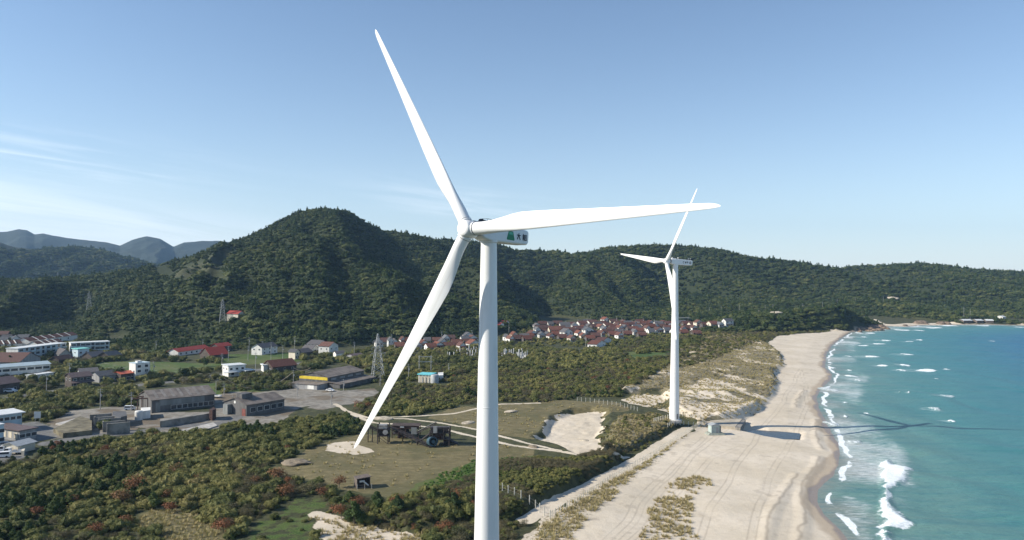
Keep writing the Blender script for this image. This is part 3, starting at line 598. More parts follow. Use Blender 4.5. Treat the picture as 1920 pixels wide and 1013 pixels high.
strokes("letter", [(-.25,-.5,-.25,.5),(-.25,.45,.2,.42),(.2,.45,.28,.15),(.28,.15,.2,0),(.2,0,-.25,0)], .17, nacf, -5.05, -.15, .8)
rn = MB(); rn.lathe([(.50, 0), (.50, .012), (.34, .013), (.34, 0)], 20, caps=False); rn.add([(-.05,-.4,.0),(.05,-.4,.0),(.05,.4,.012),(-.05,.4,.012)], [(0,1,2,3)]); e = rn.build("emblem", M_INK); on_flank(nacf, e, -6.35, -.15)
# ---------------------------------------------------------------- trees and scrub
def leafmat(name, stops, rough=.7):
    t = NT(name); oi = t.n("ShaderNodeObjectInfo"); rnd = oi.outputs["Random"]
    big = t.noise(.012, 3, .5); small = t.noise(1.1, 3, .6)
    v = t.math('ADD', t.math('MULTIPLY', rnd, .55), t.math('MULTIPLY', t.math('SUBTRACT', big, .5), 1.1)); v = t.math('ADD', v, t.math('MULTIPLY', t.math('SUBTRACT', small, .5), .5)); sp2 = t.noise(.035, 2, .5); v = t.math('ADD', v, t.math('MULTIPLY', t.math('SUBTRACT', sp2, .5), .6)); v = t.math('ADD', v, .19)
    stops = [(p, tuple(c * k for c, k in zip(q, (1.28, 1.20, 1.10)))) for p, q in stops]; col = t.ramp(v, stops); m = t.done(col, rough, 0, .25)
    tr = t.n("ShaderNodeBsdfTranslucent"); t.l(t.mix(1.0, col, (1.15, 1.25, .7), 'MULTIPLY'), tr.inputs[0]); mx = t.n("ShaderNodeMixShader"); mx.inputs[0].default_value = .15
    t.l(t.b.outputs[0], mx.inputs[1]); t.l(tr.outputs[0], mx.inputs[2]); t.l(mx.outputs[0], t.out.inputs[0]); return m
M_LEAF = leafmat("broadleaf_foliage", [(0, (.016, .029, .011)), (.28, (.031, .050, .017)), (.5, (.052, .073, .024)), (.75, (.080, .098, .032)), (1, (.115, .120, .042))])
M_SCRUB = leafmat("scrub_foliage", [(0, (.036, .048, .016)), (.28, (.070, .085, .025)), (.5, (.108, .118, .038)), (.75, (.150, .148, .050)), (1, (.19, .165, .075))])
M_PINE = leafmat("pine_needles", [(0, (.016, .034, .011)), (.5, (.038, .066, .018)), (1, (.07, .095, .026))])
M_RUST = leafmat("russet_foliage", [(0, (.10, .048, .028)), (.5, (.17, .075, .038)), (1, (.15, .10, .05))])
M_TWIG = leafmat("grey_brown_twigs", [(0, (.055, .060, .035)), (.5, (.10, .095, .055)), (1, (.135, .115, .07))])
M_VINE = leafmat("bright_creeper_leaves", [(0, (.030, .075, .014)), (.5, (.055, .115, .020)), (1, (.11, .15, .030))])
M_TUFT = leafmat("dry_dune_grass", [(0, (.22, .19, .10)), (.5, (.32, .28, .16)), (1, (.23, .23, .10))])
M_BARK = plain("bark", (.10, .08, .06), .9, .3, 2)
def crown_data(nleaf, leaf, lobes, w, h, seed, up=.0, cone=False, core=True):
    r = np.random.default_rng(seed); cs = []
    for k in range(lobes):
        a = r.uniform(0, 2 * math.pi); t_ = (k + .5) / lobes; zz = r.uniform(.25, .88)
        rad = (1 - zz) * .62 * w if cone else r.uniform(.15, .62) * w * math.sqrt(max(.12, 1 - abs(zz - .5) * 1.1))
        lr = (r.uniform(.26, .40) if not cone else .20 + .22 * (1 - zz)) * w
        cs.append((rad * math.cos(a), rad * math.sin(a), zz * h * .82, lr))
    cs.append((0, 0, h * .5, .5 * w if not cone else .34 * w)); 
    if cone: cs.append((0, 0, h * .85, .18 * w))
    V = []; F = []; n = 0
    per = nleaf // len(cs)
    for (cx, cy, cz, lr) in cs:
        d = r.normal(size=(per, 3)); d[:, 2] = np.abs(d[:, 2]) * 1.0 - .25; d /= np.linalg.norm(d, axis=1)[:, None]
        rad = lr * r.uniform(.62, 1.12, (per, 1)); c = np.array([cx, cy, cz]) + d * rad * np.array([1, 1, .8])
        nrm = d + r.normal(size=(per, 3)) * .45 + np.array([0, 0, up]); nrm /= np.linalg.norm(nrm, axis=1)[:, None]
        a_ = np.cross(nrm, r.normal(size=(per, 3))); a_ /= np.linalg.norm(a_, axis=1)[:, None]; b_ = np.cross(nrm, a_)
        s1 = leaf * r.uniform(.55, 1.25, (per, 1)); s2 = s1 * r.uniform(.45, .9, (per, 1))
        q = np.stack([c - a_ * s1, c - b_ * s2 - nrm * s1 * .2, c + a_ * s1, c + b_ * s2 + nrm * s1 * .15], 1).reshape(-1, 3)
        V.append(q); F.append(np.arange(per * 4).reshape(-1, 4) + n); n += per * 4
    V = np.concatenate(V); F = [tuple(f) for f in np.concatenate(F)]
    V[:, 2] = np.maximum(V[:, 2], h * .03); V = [tuple(p) for p in V]
    if core:
        bm = bmesh.new(); 
        for (cx, cy, cz, lr) in cs:
            bmesh.ops.create_icosphere(bm, subdivisions=1, radius=lr * .72, matrix=Matrix.Translation((cx, cy, cz * .95)))
        bm.verts.index_update(); k = len(V)
        for v in bm.verts: V.append((v.co.x + r.normal() * .06 * w, v.co.y + r.normal() * .06 * w, max(h * .02, v.co.z + r.normal() * .05 * w)))
        F += [tuple(k + v.index for v in f.verts) for f in bm.faces]; bm.free()
    return V, F
def crown_mesh(name, mat, *a, **k):
    V, F = crown_data(*a, **k); me = bpy.data.meshes.new(name); me.from_pydata(V, [], F); me.materials.append(mat); me.update(); return me
def trunk_mesh(h, r0, limbs, spread, seed):
    r = random.Random(seed); b = MB(); p = Vector((0, 0, -.4)); pts = [p]
    for k in range(4): p = p + Vector((r.uniform(-.08, .08) * h * .4, r.uniform(-.08, .08) * h * .4, h * .26)); pts.append(p)
    for k in range(4): b.bar(pts[k], pts[k + 1], r0 * (1 - k * .2), 7, r0 * (.8 - k * .2))
    for k in range(limbs):
        q = pts[2] if k % 2 else pts[3]; a = 2 * math.pi * k / limbs + r.random(); e = q + Vector((math.cos(a) * spread, math.sin(a) * spread, h * r.uniform(.12, .28)))
        b.bar(q, e, r0 * .45, 5, r0 * .12)
    return b.mesh("trunk", M_BARK)
# hill trees: unit about 8 m wide; scrub: unit about 4 m wide
HILL = [("evergreen_tree", crown_mesh("crown", M_LEAF, 620, .50, 12, 8.0, 6.6, 100 + i), trunk_mesh(6.5, .28, 5, 2.2, i), 1.4) for i in range(5)]
CEDAR = [("conifer_tree", crown_mesh("crown", M_PINE, 360, .55, 11, 5.0, 11.0, 200 + i, cone=True), trunk_mesh(8, .24, 4, 1.2, 30 + i), .8) for i in range(2)]
LEAFY = [("leafy_shrub", crown_mesh("crown", M_SCRUB, 1900, .15, 11, 4.2, 3.5, 300 + i, up=.2), trunk_mesh(2.9, .12, 6, 1.3, 50 + i), .15) for i in range(6)]
PINE = [("young_pine", crown_mesh("crown", M_PINE, 1500, .15, 11, 3.2, 4.4, 400 + i, cone=True), trunk_mesh(3.6, .10, 5, .8, 70 + i), .1) for i in range(3)]
RUST = [("russet_shrub", crown_mesh("crown", M_RUST, 620, .16, 8, 3.0, 3.4, 500 + i, up=.2, core=False), trunk_mesh(2.8, .10, 8, 1.1, 80 + i), .1) for i in range(3)]
TWIG = [("bare_shrub", crown_mesh("crown", M_TWIG, 1700, .12, 11, 3.8, 3.0, 600 + i, up=.3, core=False), trunk_mesh(2.5, .10, 8, 1.3, 90 + i), .1) for i in range(3)]
def make_tree(proto, x, y, s, rz, label, cat, group, z=None, sz=None):
    nm, cm, tm, lift = proto; o = empty(nm, (x, y, h1(x, y) if z is None else z), rz); tag(o, label, cat, group)
    s3 = (s, s, sz or s)
    c = bpy.data.objects.new("crown", cm); COL.objects.link(c); c.parent = o; c.location = (0, 0, lift * s); c.scale = s3
    k = bpy.data.objects.new("trunk", tm); COL.objects.link(k); k.parent = o; k.scale = s3
    return o
def scatter(name, meshes, P, scl, rot, idx, label=None, zscale=None, lift=0):
    """one countless mass of vegetation, as instances on points"""
    me = bpy.data.meshes.new(name); me.vertices.add(len(P)); me.vertices.foreach_set("co", P.astype(np.float32).ravel())
    for nm, ty, A in (("scl", 'FLOAT', scl.astype(np.float32)), ("rot", 'FLOAT', rot.astype(np.float32)), ("idx", 'INT', idx.astype(np.int32)), ("zsc", 'FLOAT', (zscale if zscale is not None else scl).astype(np.float32))):
        at = me.attributes.new(nm, ty, 'POINT'); at.data.foreach_set("value", A)
    o = bpy.data.objects.new(name, me); COL.objects.link(o); tag(o, label, None, None, "stuff")
    ng = bpy.data.node_groups.new(name, 'GeometryNodeTree'); ng.interface.new_socket("Geometry", in_out='INPUT', socket_type='NodeSocketGeometry'); ng.interface.new_socket("Geometry", in_out='OUTPUT', socket_type='NodeSocketGeometry')
    N = ng.nodes; gi = N.new("NodeGroupInput"); go = N.new("NodeGroupOutput"); mp = N.new("GeometryNodeMeshToPoints"); ip = N.new("GeometryNodeInstanceOnPoints"); jn = N.new("GeometryNodeJoinGeometry"); L = ng.links.new
    for po in meshes:
        oi = N.new("GeometryNodeObjectInfo"); oi.inputs[0].default_value = po; oi.transform_space = 'ORIGINAL'; oi.inputs["As Instance"].default_value = True
        L(oi.outputs["Geometry"], jn.inputs[0])
    def attr(nm, ty):
        a = N.new("GeometryNodeInputNamedAttribute"); a.data_type = ty; a.inputs[0].default_value = nm; return a.outputs[0]
    cr = N.new("ShaderNodeCombineXYZ"); L(attr("rot", 'FLOAT'), cr.inputs[2]); cs = N.new("ShaderNodeCombineXYZ"); s_ = attr("scl", 'FLOAT')
    L(s_, cs.inputs[0]); L(s_, cs.inputs[1]); L(attr("zsc", 'FLOAT'), cs.inputs[2])
    L(gi.outputs[0], mp.inputs[0]); L(mp.outputs[0], ip.inputs["Points"]); L(jn.outputs[0], ip.inputs["Instance"]); ip.inputs["Pick Instance"].default_value = True
    L(attr("idx", 'INT'), ip.inputs["Instance Index"]); L(cr.outputs[0], ip.inputs["Rotation"]); L(cs.outputs[0], ip.inputs["Scale"]); L(ip.outputs[0], go.inputs[0])
    md = o.modifiers.new("scatter", 'NODES'); md.node_group = ng; return o
def jgrid(x0, x1, y0, y1, d):
    gx, gy = np.meshgrid(np.arange(x0, x1, d), np.arange(y0, y1, d)); n = gx.size
    return gx.ravel() + rng.uniform(-.5, .5, n) * d, gy.ravel() + rng.uniform(-.5, .5, n) * d
def clear_of(X, Y):
    m = np.ones(len(X), bool)
    for L, w in TRACKS + ROADS: m &= dline(X, Y, L) > w + 1.6
    for P, q in ((BEACH, 0), (BOWL, 0), (SANDP, 0), (YARD, .5), (YARD2, .5), (PAD, 0), (SPOT, 1)): m &= soft(X, Y, P, .5) < .2
    return m
def at_px(X, Y, Z=4.0):
    """level-frame pixel column and row of world points"""
    return 960 + FPX * X / np.maximum(Y, 1), HORIZON + (CAMZ - Z) * FPX / np.maximum(Y, 1)
KEEP = []       # footprints of buildings etc., filled in before anything grows
# ---------------------------------------------------------------- buildings
M_WALLW = plain("white_render", (.72, .71, .67), .8, .12, .6, streak=True); M_WALLC = plain("cream_render", (.62, .56, .45), .85, .15, .6, streak=True); M_WALLG = plain("grey_render", (.32, .32, .32), .85, .2, .6, streak=True)
M_WALLB = plain("pale_blue_render", (.42, .52, .56), .8, .12, .6, streak=True); M_WALLD = plain("dark_timber_wall", (.085, .070, .062), .85, .25, .8)
M_RED = plain("red_brown_tiles", (.150, .055, .036), .85, .25, 1.2); M_MAROON = plain("maroon_tiles", (.10, .043, .034), .85, .25, 1.2); M_BRIGHT = plain("bright_red_roofing", (.34, .055, .035), .6, .15, .8); M_ORANGE = plain("orange_roofing", (.42, .10, .055), .6, .15, .8)
M_SLATE = plain("grey_tiles", (.10, .105, .115), .8, .25, 1.2); M_BROWN = plain("brown_roofing", (.13, .095, .09), .65, .2, 1); M_PALE = plain("pale_flat_roofing", (.60, .62, .62), .6, .1, .5); M_TURQ = plain("turquoise_roofing", (.20, .52, .48), .6, .1, .5); M_AQUA = plain("aqua_roofing", (.16, .55, .60), .6, .1, .5)
M_GLASS = plain("window_glass", (.03, .04, .055), .15, .1, 1, spec=.6); M_TIN = plain("weathered_tin", (.115, .112, .11), .7, .3, .5, streak=True); M_TINROOF = plain("weathered_roof_sheet", (.175, .15, .13), .8, .35, .25); M_TINW = plain("pale_sheet_wall", (.22, .23, .225), .75, .25, .4, streak=True)
M_RUSTY = plain("rusty_steel", (.065, .034, .028), .8, .4, 1.5); M_YEL = plain("yellow_painted_sheet", (.62, .47, .04), .7, .15, .6); M_BLK = plain("black_rusted_steel", (.030, .024, .024), .7, .4, 1.5); M_BLUE = plain("blue_painted_drum", (.045, .085, .11), .5, .2, 1)
M_OLDCON = plain("stained_concrete", (.24, .225, .20), .9, .35, .35, bump=.3); M_MOSS = plain("mossy_concrete", (.17, .15, .10), .9, .45, .3); M_TIMB = plain("grey_timber", (.14, .115, .10), .9, .3, 2); M_POLE = plain("concrete_pole", (.38, .37, .35), .8, .15, 1); M_STEEL = plain("galvanised_steel", (.34, .355, .36), .5, .15, 1, spec=.5)
M_STONE = plain("pale_grave_stone", (.50, .50, .49), .7, .25, 1.5); M_PVC = plain("white_fence_stake", (.72, .68, .58), .8, .2, 3); M_TYRE = plain("tyre_rubber", (.02, .02, .02), .8, .1, 1)
def keep(o, w, d):
    """remember a footprint so that nothing grows in it"""
    n = max(1, int(max(w, d) / max(min(w, d), 3) + .5)); rz = o.rotation_euler.z; c, s_ = math.cos(rz), math.sin(rz); r = min(w, d) / 2 + .8
    nx = max(1, round(w / (r * 1.2))); ny = max(1, round(d / (r * 1.2)))
    for i in range(nx):
        for j in range(ny):
            lx = (i + .5) / nx * w; ly = (j + .5) / ny * d; KEEP.append((o.location.x + c * lx - s_ * ly, o.location.y + s_ * lx + c * ly, r))
def roof_gable(w, d, h, rise, ov=.5, axis='x', th=.16, off=(0, 0)):
    b = MB(); ox, oy = off
    if axis == 'x':
        m = d / 2; s = rise / m
        pr = [(-ov, h - ov * s), (m, h + rise), (d + ov, h - ov * s), (d + ov, h - ov * s + th), (m, h + rise + th), (-ov, h - ov * s + th)]
        b.prism([(y + oy, z + .01) for y, z in pr], ox - ov, ox + w + ov, 'x')
    else:
        m = w / 2; s = rise / m
        pr = [(-ov, h - ov * s), (m, h + rise), (w + ov, h - ov * s), (w + ov, h - ov * s + th), (m, h + rise + th), (-ov, h - ov * s + th)]
        b.prism([(x + ox, z + .01) for x, z in pr], oy - ov, oy + d + ov, 'y')
    return b
def wall_gable(w, d, h, rise, axis='x', z0=-1.2):
    b = MB()
    if axis == 'x': b.prism([(0, z0), (d, z0), (d, h), (d / 2, h + rise), (0, h)], 0, w, 'x')
    else: b.prism([(0, z0), (w, z0), (w, h), (w / 2, h + rise), (0, h)], 0, d, 'y')
    return b
def window(root, x, z, w, h, side='front', W=0, D=0, mat=None, name="window"):
    b = MB(); t_ = .05
    if side == 'front': b.box(x, x + w, -t_, .02, z, z + h)
    elif side == 'left': b.box(-t_, .02, x, x + w, z, z + h)
    elif side == 'back': b.box(x, x + w, D - .02, D + t_, z, z + h)
    o = b.build(name, mat or M_GLASS, root)
    f = MB(); e = .09; q = .08
    if side == 'front': f.box(x - e, x + w + e, -q, .01, z - e, z); f.box(x - e, x + w + e, -q, .01, z + h, z + h + e); f.box(x - e, x, -q, .01, z, z + h); f.box(x + w, x + w + e, -q, .01, z, z + h)
    elif side == 'left': f.box(-q, .01, x - e, x + w + e, z - e, z); f.box(-q, .01, x - e, x + w + e, z + h, z + h + e); f.box(-q, .01, x - e, x, z, z + h); f.box(-q, .01, x + w, x + w + e, z, z + h)
    if f.v: f.build("frame", M_WALLW if mat is None else mat, o)
    return o
def house(label, p0, p1, d, h, rise, wall, roof, axis='x', flat_=False, wins=(), lwins=(), cat="house", name="house", ov=.5, z=None, extra=None, door=None, group=None, keepout=True):
    a = ground(*p0); b = ground(*p1); w = math.hypot(b.x - a.x, b.y - a.y); rz = math.atan2(b.y - a.y, b.x - a.x)
    o = empty(name, (a.x, a.y, min(a.z, b.z) if z is None else z), rz); tag(o, label, cat, group)
    if flat_:
        wb = MB(); wb.box(0, w, 0, d, -1.2, h); wb.build("wall", wall, o)
        rb = MB(); rb.box(-ov, w + ov, -ov, d + ov, h + .005, h + rise); rb.build("roof", roof, o)
    else:
        wall_gable(w, d, h, rise, axis).build("wall", wall, o); roof_gable(w, d, h, rise, ov, axis).build("roof", roof, o)
    for (n, z0, ww, wh) in wins:
        for i in range(n): window(o, w * (i + .5) / n - ww / 2, z0, ww, wh)
    for (n, z0, ww, wh) in lwins:
        for i in range(n): window(o, d * (i + .5) / n - ww / 2, z0, ww, wh, 'left')
    if door is not None:
        db = MB(); db.box(door, door + 1.1, -.06, .02, 0, 2.1); db.build("door", M_BROWN, o)
    if keepout: keep(o, w, d)
    return o, w
# village prototypes
def proto_house(w, d, h, rise, wall, roof, axis, two):
    o = empty("house", (0, 0, 0)); wall_gable(w, d, h, rise, axis).build("wall", wall, o); roof_gable(w, d, h, rise, .55, axis).build("roof", roof, o)
    for i in range(2): window(o, w * (i + .5) / 2 - .8, 1.0, 1.6, 1.2)
    window(o, d / 2 - .7, 1.0, 1.4, 1.1, 'left')
    if two:
        for i in range(2): window(o, w * (i + .5) / 2 - .7, 3.7, 1.4, 1.1)
        window(o, d / 2 - .7, 3.7, 1.4, 1.1, 'left')
    db = MB(); db.box(w * .5 - .45, w * .5 + .45, -.06, .02, 0, 2.0); db.build("door", M_BROWN, o)
    lean = MB(); lean.prism([(-2.4, 2.2), (-.06, 2.75), (-.06, 2.9), (-2.4, 2.35)], w * .1, w * .9, 'x'); lean.build("porch_roof", roof, o)
    return o
PV = {}
RF = {'r': (M_RED, "red"), 'm': (M_MAROON, "maroon"), 'g': (M_SLATE, "grey")}; WL = {'w': (M_WALLW, "white"), 'c': (M_WALLC, "cream"), 'd': (M_WALLD, "dark walled")}
ORD = "first second third fourth fifth sixth seventh eighth ninth tenth eleventh twelfth thirteenth fourteenth fifteenth sixteenth seventeenth eighteenth nineteenth twentieth".split() + ["twenty-" + q for q in "first second third fourth fifth sixth seventh eighth ninth".split()]
def village(rowname, lst):
    cnt = {}
    for (px, py, code, wpx, rzd) in lst:
        r_, w_, two = code[0], code[1], code[2] == '2'; ax = code[3]
        k = (r_, w_, two, ax)
        key = (RF[r_][1], WL[w_][1], two); cnt[key] = cnt.get(key, 0) + 1
        p = ground(px, py); wpx = min(wpx * 1.3, wpx + 3.2); W = wpx * p.y / FPX / max(.6, math.cos(R(rzd)))
        if k not in PV: PV[k] = src = proto_house(9, 7, 5.4 if two else 3.1, 2.3 if ax == 'y' else 1.9, WL[w_][0], RF[r_][0], ax, two)
        else: src = copy_tree(PV[k])
        s = W / 9; o = src; o.scale = (s, max(.95, s * .95), max(1.1, min(1.4, s * 1.1))); rz = R(rzd); o.rotation_euler = (0, 0, rz)
        o.location = (p.x - math.cos(rz) * W / 2, p.y - math.sin(rz) * W / 2, h1(p.x, p.y) - .1)
        tag(o, f"{'tall' if two else 'low'} {WL[w_][1]} house with {RF[r_][1]} roof, {ORD[cnt[key] - 1]} such {rowname}", "house", "houses of the village below the hills")
        KEEP.append((p.x, p.y + 2, W * .45 + 2.5))
village("eastward in the village's back row", [(1008,616,'gw1y',9,20),(1033,612,'gw1x',8,15),(1060,616,'gw1x',15,8),(1079,620,'gw2y',9,10),(1094,613,'mw1x',13,25),(1113,611,'rw1x',13,28),(1122,613,'gc1x',11,20),(1138,608,'rw2y',9,35),(1152,608,'mc1x',12,15),(1163,613,'rw1x',12,25),(1180,612,'gd1x',13,12),(1192,613,'mw1y',9,25),(1210,613,'rc1x',13,20),(1222,610,'mw1y',9,30),(1236,612,'gw1x',12,8),(1280,611,'gw1x',13,12),(1290,613,'md1x',13,20),(1302,614,'rc1x',12,20),(1312,614,'rc2y',10,20),(1340,613,'rc1x',13,25),(1353,614,'gw1y',8,25),(1368,613,'gw2x',13,20),(1018,612,'md1x',12,15),(1047,612,'rd1x',13,15),(1071,613,'md1x',11,15),(1103,609,'gd1x',12,20),(1130,612,'rd1x',12,20),(1172,609,'mc1y',9,25),(1202,609,'md1x',12,20),(1246,610,'rw1y',9,25),(1256,612,'md1x',12,15),(1325,614,'md1x',12,20),(1200,613,'gw1y',8,25)])
village("eastward in the village's middle row", [(1016,622,'md1x',16,15),(1027,620,'mw1x',11,15),(1041,625,'rc1x',18,10),(1053,621,'md1x',12,20),(1063,620,'gc1x',10,15),(1071,626,'rd1x',14,25),(1086,622,'md1x',13,22),(1096,620,'rw1y',8,30),(1107,617,'gc1y',8,25),(1118,618,'md1x',12,25),(1129,618,'rc1y',9,35),(1143,617,'rw1x',12,35),(1152,619,'md1x',12,20),(1160,615,'mw1y',8,30),(1173,616,'rc1x',11,25),(1184,615,'md1x',12,25),(1196,619,'gw1x',12,20),(1205,616,'rd1x',12,20),(1211,616,'mc1x',10,30),(1222,618,'rd1x',13,15),(1232,617,'gw1y',8,30),(1244,617,'md1x',10,20),(1273,621,'gw1y',10,30),(1283,622,'mw1y',7,10),(1293,620,'rd1x',12,25),(1009,621,'gw1y',8,20),(1080,625,'gw1y',8,25),(1136,622,'gw1y',8,25),(1165,620,'rw1y',8,30),(1190,622,'rd1x',12,20),(1216,621,'mw1y',8,25),(1254,620,'rd1x',12,20),(1262,617,'gw1y',8,20),(1303,620,'mw1y',8,20)])
village("eastward in the village's front row", [(952,639,'gw1y',6,25),(960,642,'rw1y',7,30),(972,640,'md1x',14,15),(984,637,'gw1x',13,10),(994,636,'rw1x',12,30),(1001,631,'mw1y',10,30),(1009,629,'gw2y',7,20),(1018,629,'md1x',14,20),(1017,634,'gw1y',9,15),(1028,634,'gw1y',6,20),(1066,635,'gw2y',13,35),(1078,627,'md1x',12,25),(1088,631,'rw1y',8,25),(1095,636,'rc1y',9,15),(1105,630,'gw2y',13,25),(1112,630,'md1x',14,20),(1119,635,'md1x',12,15),(1131,631,'rw1y',6,35),(1141,628,'md1x',13,25),(1152,633,'rd1x',14,20),(1150,625,'rd1x',13,25),(1163,627,'gd1x',12,15),(1173,619,'gw1y',7,20),(1192,628,'gw1y',7,20),(1185,622,'md1x',12,20),(1201,625,'rd1x',12,20),(1222,626,'gw1x',9,15),(1238,625,'mw1y',12,30),(1252,624,'gw1x',9,20),(1308,630,'rd1x',13,20),(966,634,'rc1y',8,25),(990,641,'rd1x',13,20),(1035,637,'mw1y',8,25),(1045,632,'rd1x',13,20),(1056,638,'rd1x',12,20),(1075,641,'mc1y',9,25),(1108,640,'rd1x',13,20),(1164,635,'mw1y',8,25),(1178,631,'rd1x',13,20),(1205,633,'rd1x',12,15),(1268,627,'mw1x',11,20),(1284,628,'rd1x',12,20)])
village("between blade and tower", [(733,652,'gw2y',7,20),(741,649,'gw1y',7,25),(757,644,'mw1y',8,25),(766,645,'rd1x',10,15),(785,655,'gw1y',8,30),(802,645,'gw1x',9,15),(810,657,'rw1x',13,30),(824,655,'rw1y',13,35),(820,645,'rd1x',13,15),(838,641,'gw1y',8,25),(847,640,'md1x',10,20),(858,649,'rd1x',14,25),(873,642,'gw1x',11,20),(888,641,'mw1y',13,30),(891,652,'rw1y',15,35),(880,635,'gw1y',12,30),(712,650,'gw1y',9,25),(722,646,'mw1x',12,15),(750,655,'rd1x',13,20),(796,651,'rw1y',9,30),(844,655,'rd1x',14,25),(868,656,'mw1y',9,30),(880,648,'rd1x',13,25),(832,648,'gw1y',9,25)])
village("beyond the terraces", [(4,633,'md1x',14,15),(12,640,'gw1x',12,20),(21,641,'rw1y',9,30),(30,643,'gw1y',9,35),(42,640,'gd1x',14,15),(3,645,'gd1x',13,20)])
for i, (px, py, code, w, rz) in enumerate([(1127, 652, 'r', 17, 30), (1138, 645, 'm', 16, 30)]):
    a = ground(px - w / 2, py); house(["red roofed house standing alone on the scrub in front of the village", "maroon roofed house directly behind the lone red roofed one"][i], (px - w / 2, py + 1), (px + w / 2, py - 3), 8, 3.2, 2.4, M_WALLW, RF[code][0], 'y', wins=((2, 1, 1.4, 1.1),), lwins=((2, 1, 1.4, 1.1),))
for i, (px, py) in enumerate([(951, 610), (941, 614)]):
    house(["small red roofed white house on the wooded slope behind the tower", "little red roofed shed on the wooded slope behind the tower"][i], (px - 5, py), (px + 4, py - 1), 6, 3, 1.8, M_WALLW, M_BRIGHT, 'y', wins=((1, 1, 1.3, 1),))
house("house with orange red roof alone among the hillside trees", (425, 602), (446, 599), 9, 6.5, 2.4, M_WALLC, M_BRIGHT, 'x', wins=((2, 1, 1.4, 1.1),))
# --- western town
def slab(label, p0, p1, d, h, floors, bays, z0=.9):
    o, w = house(label, p0, p1, d, h, .35, M_WALLB, M_PALE, flat_=True, cat="apartment block", name="apartment_block", ov=.35, lwins=())
    for f in range(floors):
        for i in range(bays):
            stair = i % 3 == 1
            window(o, w * (i + .5) / bays - (1.0 if stair else 1.5), h / floors * f + .9, 2.0 if stair else 3.0, 1.4 if not stair else 2.0)
            if not stair:
                bb = MB(); x = w * (i + .5) / bays - 1.9; bb.box(x, x + 3.8, -1.1, -1.0, h / floors * f, h / floors * f + .85); bb.box(x, x + 3.8, -1.0, -.01, h / floors * f, h / floors * f + .12); bb.build("balcony", M_WALLB, o)
    e = MB(); e.box(-.05, -.005, .02, d - .02, -1, h - .02); e.build("end_wall", M_WALLW, o); return o
slab("long pale apartment block behind the maroon roofed hall", (34, 679), (124, 666), 9, 8.6, 3, 9)
slab("pale apartment block behind the turquoise roofed house", (133, 667), (205, 663), 9, 8.6, 3, 8)
def terrace(label, p0, p1, d, h, n):
    o, w = house(label, p0, p1, d, h, 2.2, M_WALLW, M_RED, 'x', cat="terraced houses", name="terrace_block", ov=.3)
    for k in range(1, n):
        x = w * k / n; fb = MB(); fb.prism([(-.5, h - .3), (d / 2, h + 2.2 + .1), (d + .5, h - .3), (d + .5, h + .45), (d / 2, h + 2.75), (-.5, h + .45)], x - .28, x + .28, 'x'); fb.build("fire_wall", M_WALLW, o)
        for f in (1, 3.7): window(o, x - 3.2, f, 1.5, 1.1)
    return o
terrace("nearer red tiled terrace with white fire walls above the apartment blocks", (72, 658), (118, 652), 9, 4.6, 4)
terrace("farther red tiled terrace with white fire walls above the apartment blocks", (55, 655), (145, 641), 9, 6.2, 6)
terrace("red tiled terrace with two white fire walls near the picture edge", (-40, 662), (41, 656), 9, 5.2, 7)
house("school hall with a wide maroon roof and pale grey gable", (36, 692), (76, 684), 26, 4.5, 4.6, M_WALLG, M_MAROON, 'y', cat="hall", name="school_hall", ov=.4, lwins=((5, 1.5, 2, 1.4),))
house("long red roofed building at the edge behind the school", (-60, 693), (30, 687), 10, 3.6, 2, M_WALLG, M_RED, 'x')
o, w = house("long white two storey school building with blue grey roof", (-45, 716), (94, 704), 11, 6.6, 1.2, M_WALLW, plain("blue_grey_roofing", (.36, .44, .48), .6, .1, .5), 'x', cat="school", name="school_building", wins=((9, 4.2, 3.2, 1.3), (9, .9, 3.2, 1.3)), lwins=((2, 4.2, 2, 1.2),))
house("low white annex in front of the school building", (60, 713), (101, 708), 4, 2.8, .25, M_WALLW, M_PALE, flat_=True, cat="annex", name="school_annex")
house("turquoise roofed white house beside the pale apartment block", (146, 674), (167, 672), 8, 6.6, .5, M_WALLB, M_TURQ, flat_=True, wins=((2, 3.8, 1.4, 1.1), (2, 1, 1.4, 1.1)), lwins=((1, 3.8, 1.2, 1),))
house("dark roofed grey house between hall and apartment block", (112, 674), (134, 672), 12, 3.4, 3.2, M_WALLG, M_SLATE, 'y')
house("maroon roofed dark house in front of the grey gabled house", (110, 683), (137, 678), 7, 2.8, 2, M_WALLD, M_MAROON, 'x')
house("dark tiled house at the edge of the playing field", (172, 677), (200, 674), 9, 3, 2.6, M_WALLD, M_SLATE, 'x')
house("second dark tiled house beyond the playing field", (205, 676), (228, 673), 9, 3, 2.6, M_WALLD, M_SLATE, 'x')
house("brown roofed house at the picture edge below the school", (-20, 741), (37, 732), 12, 4.4, 2.6, M_WALLD, M_BROWN, 'x', wins=((3, 1, 1.5, 1.1),))
o, w = house("two storey brown roofed house on the main road", (134, 727), (172, 723), 8, 5.2, 1.8, M_WALLD, M_BROWN, 'x', wins=((3, 3.4, 1.5, 1.0), (3, .9, 1.5, 1.1)), lwins=((2, 3.4, 1.3, 1),))
b = MB(); b.prism([(-2.6, 2.3), (-.06, 3.1), (-.06, 3.3), (-2.6, 2.5)], -.6, w + .6, 'x'); b.build("porch_roof", M_BROWN, o)
house("grey roofed workshop behind the brown roofed roadside house", (150, 714), (184, 711), 11, 4.4, 1.6, M_WALLG, M_SLATE, 'x')
house("low dark roofed roadside house beside the orange roofed shop", (186, 718), (222, 714), 9, 3.6, 2, M_WALLG, M_SLATE, 'x', wins=((4, 1, 1.5, 1.1),))
house("orange roofed shop on the main road", (227, 716), (253, 713), 8, 4.2, .9, M_WALLD, M_ORANGE, 'x', cat="shop", wins=((3, 1, 2, 1.3),))
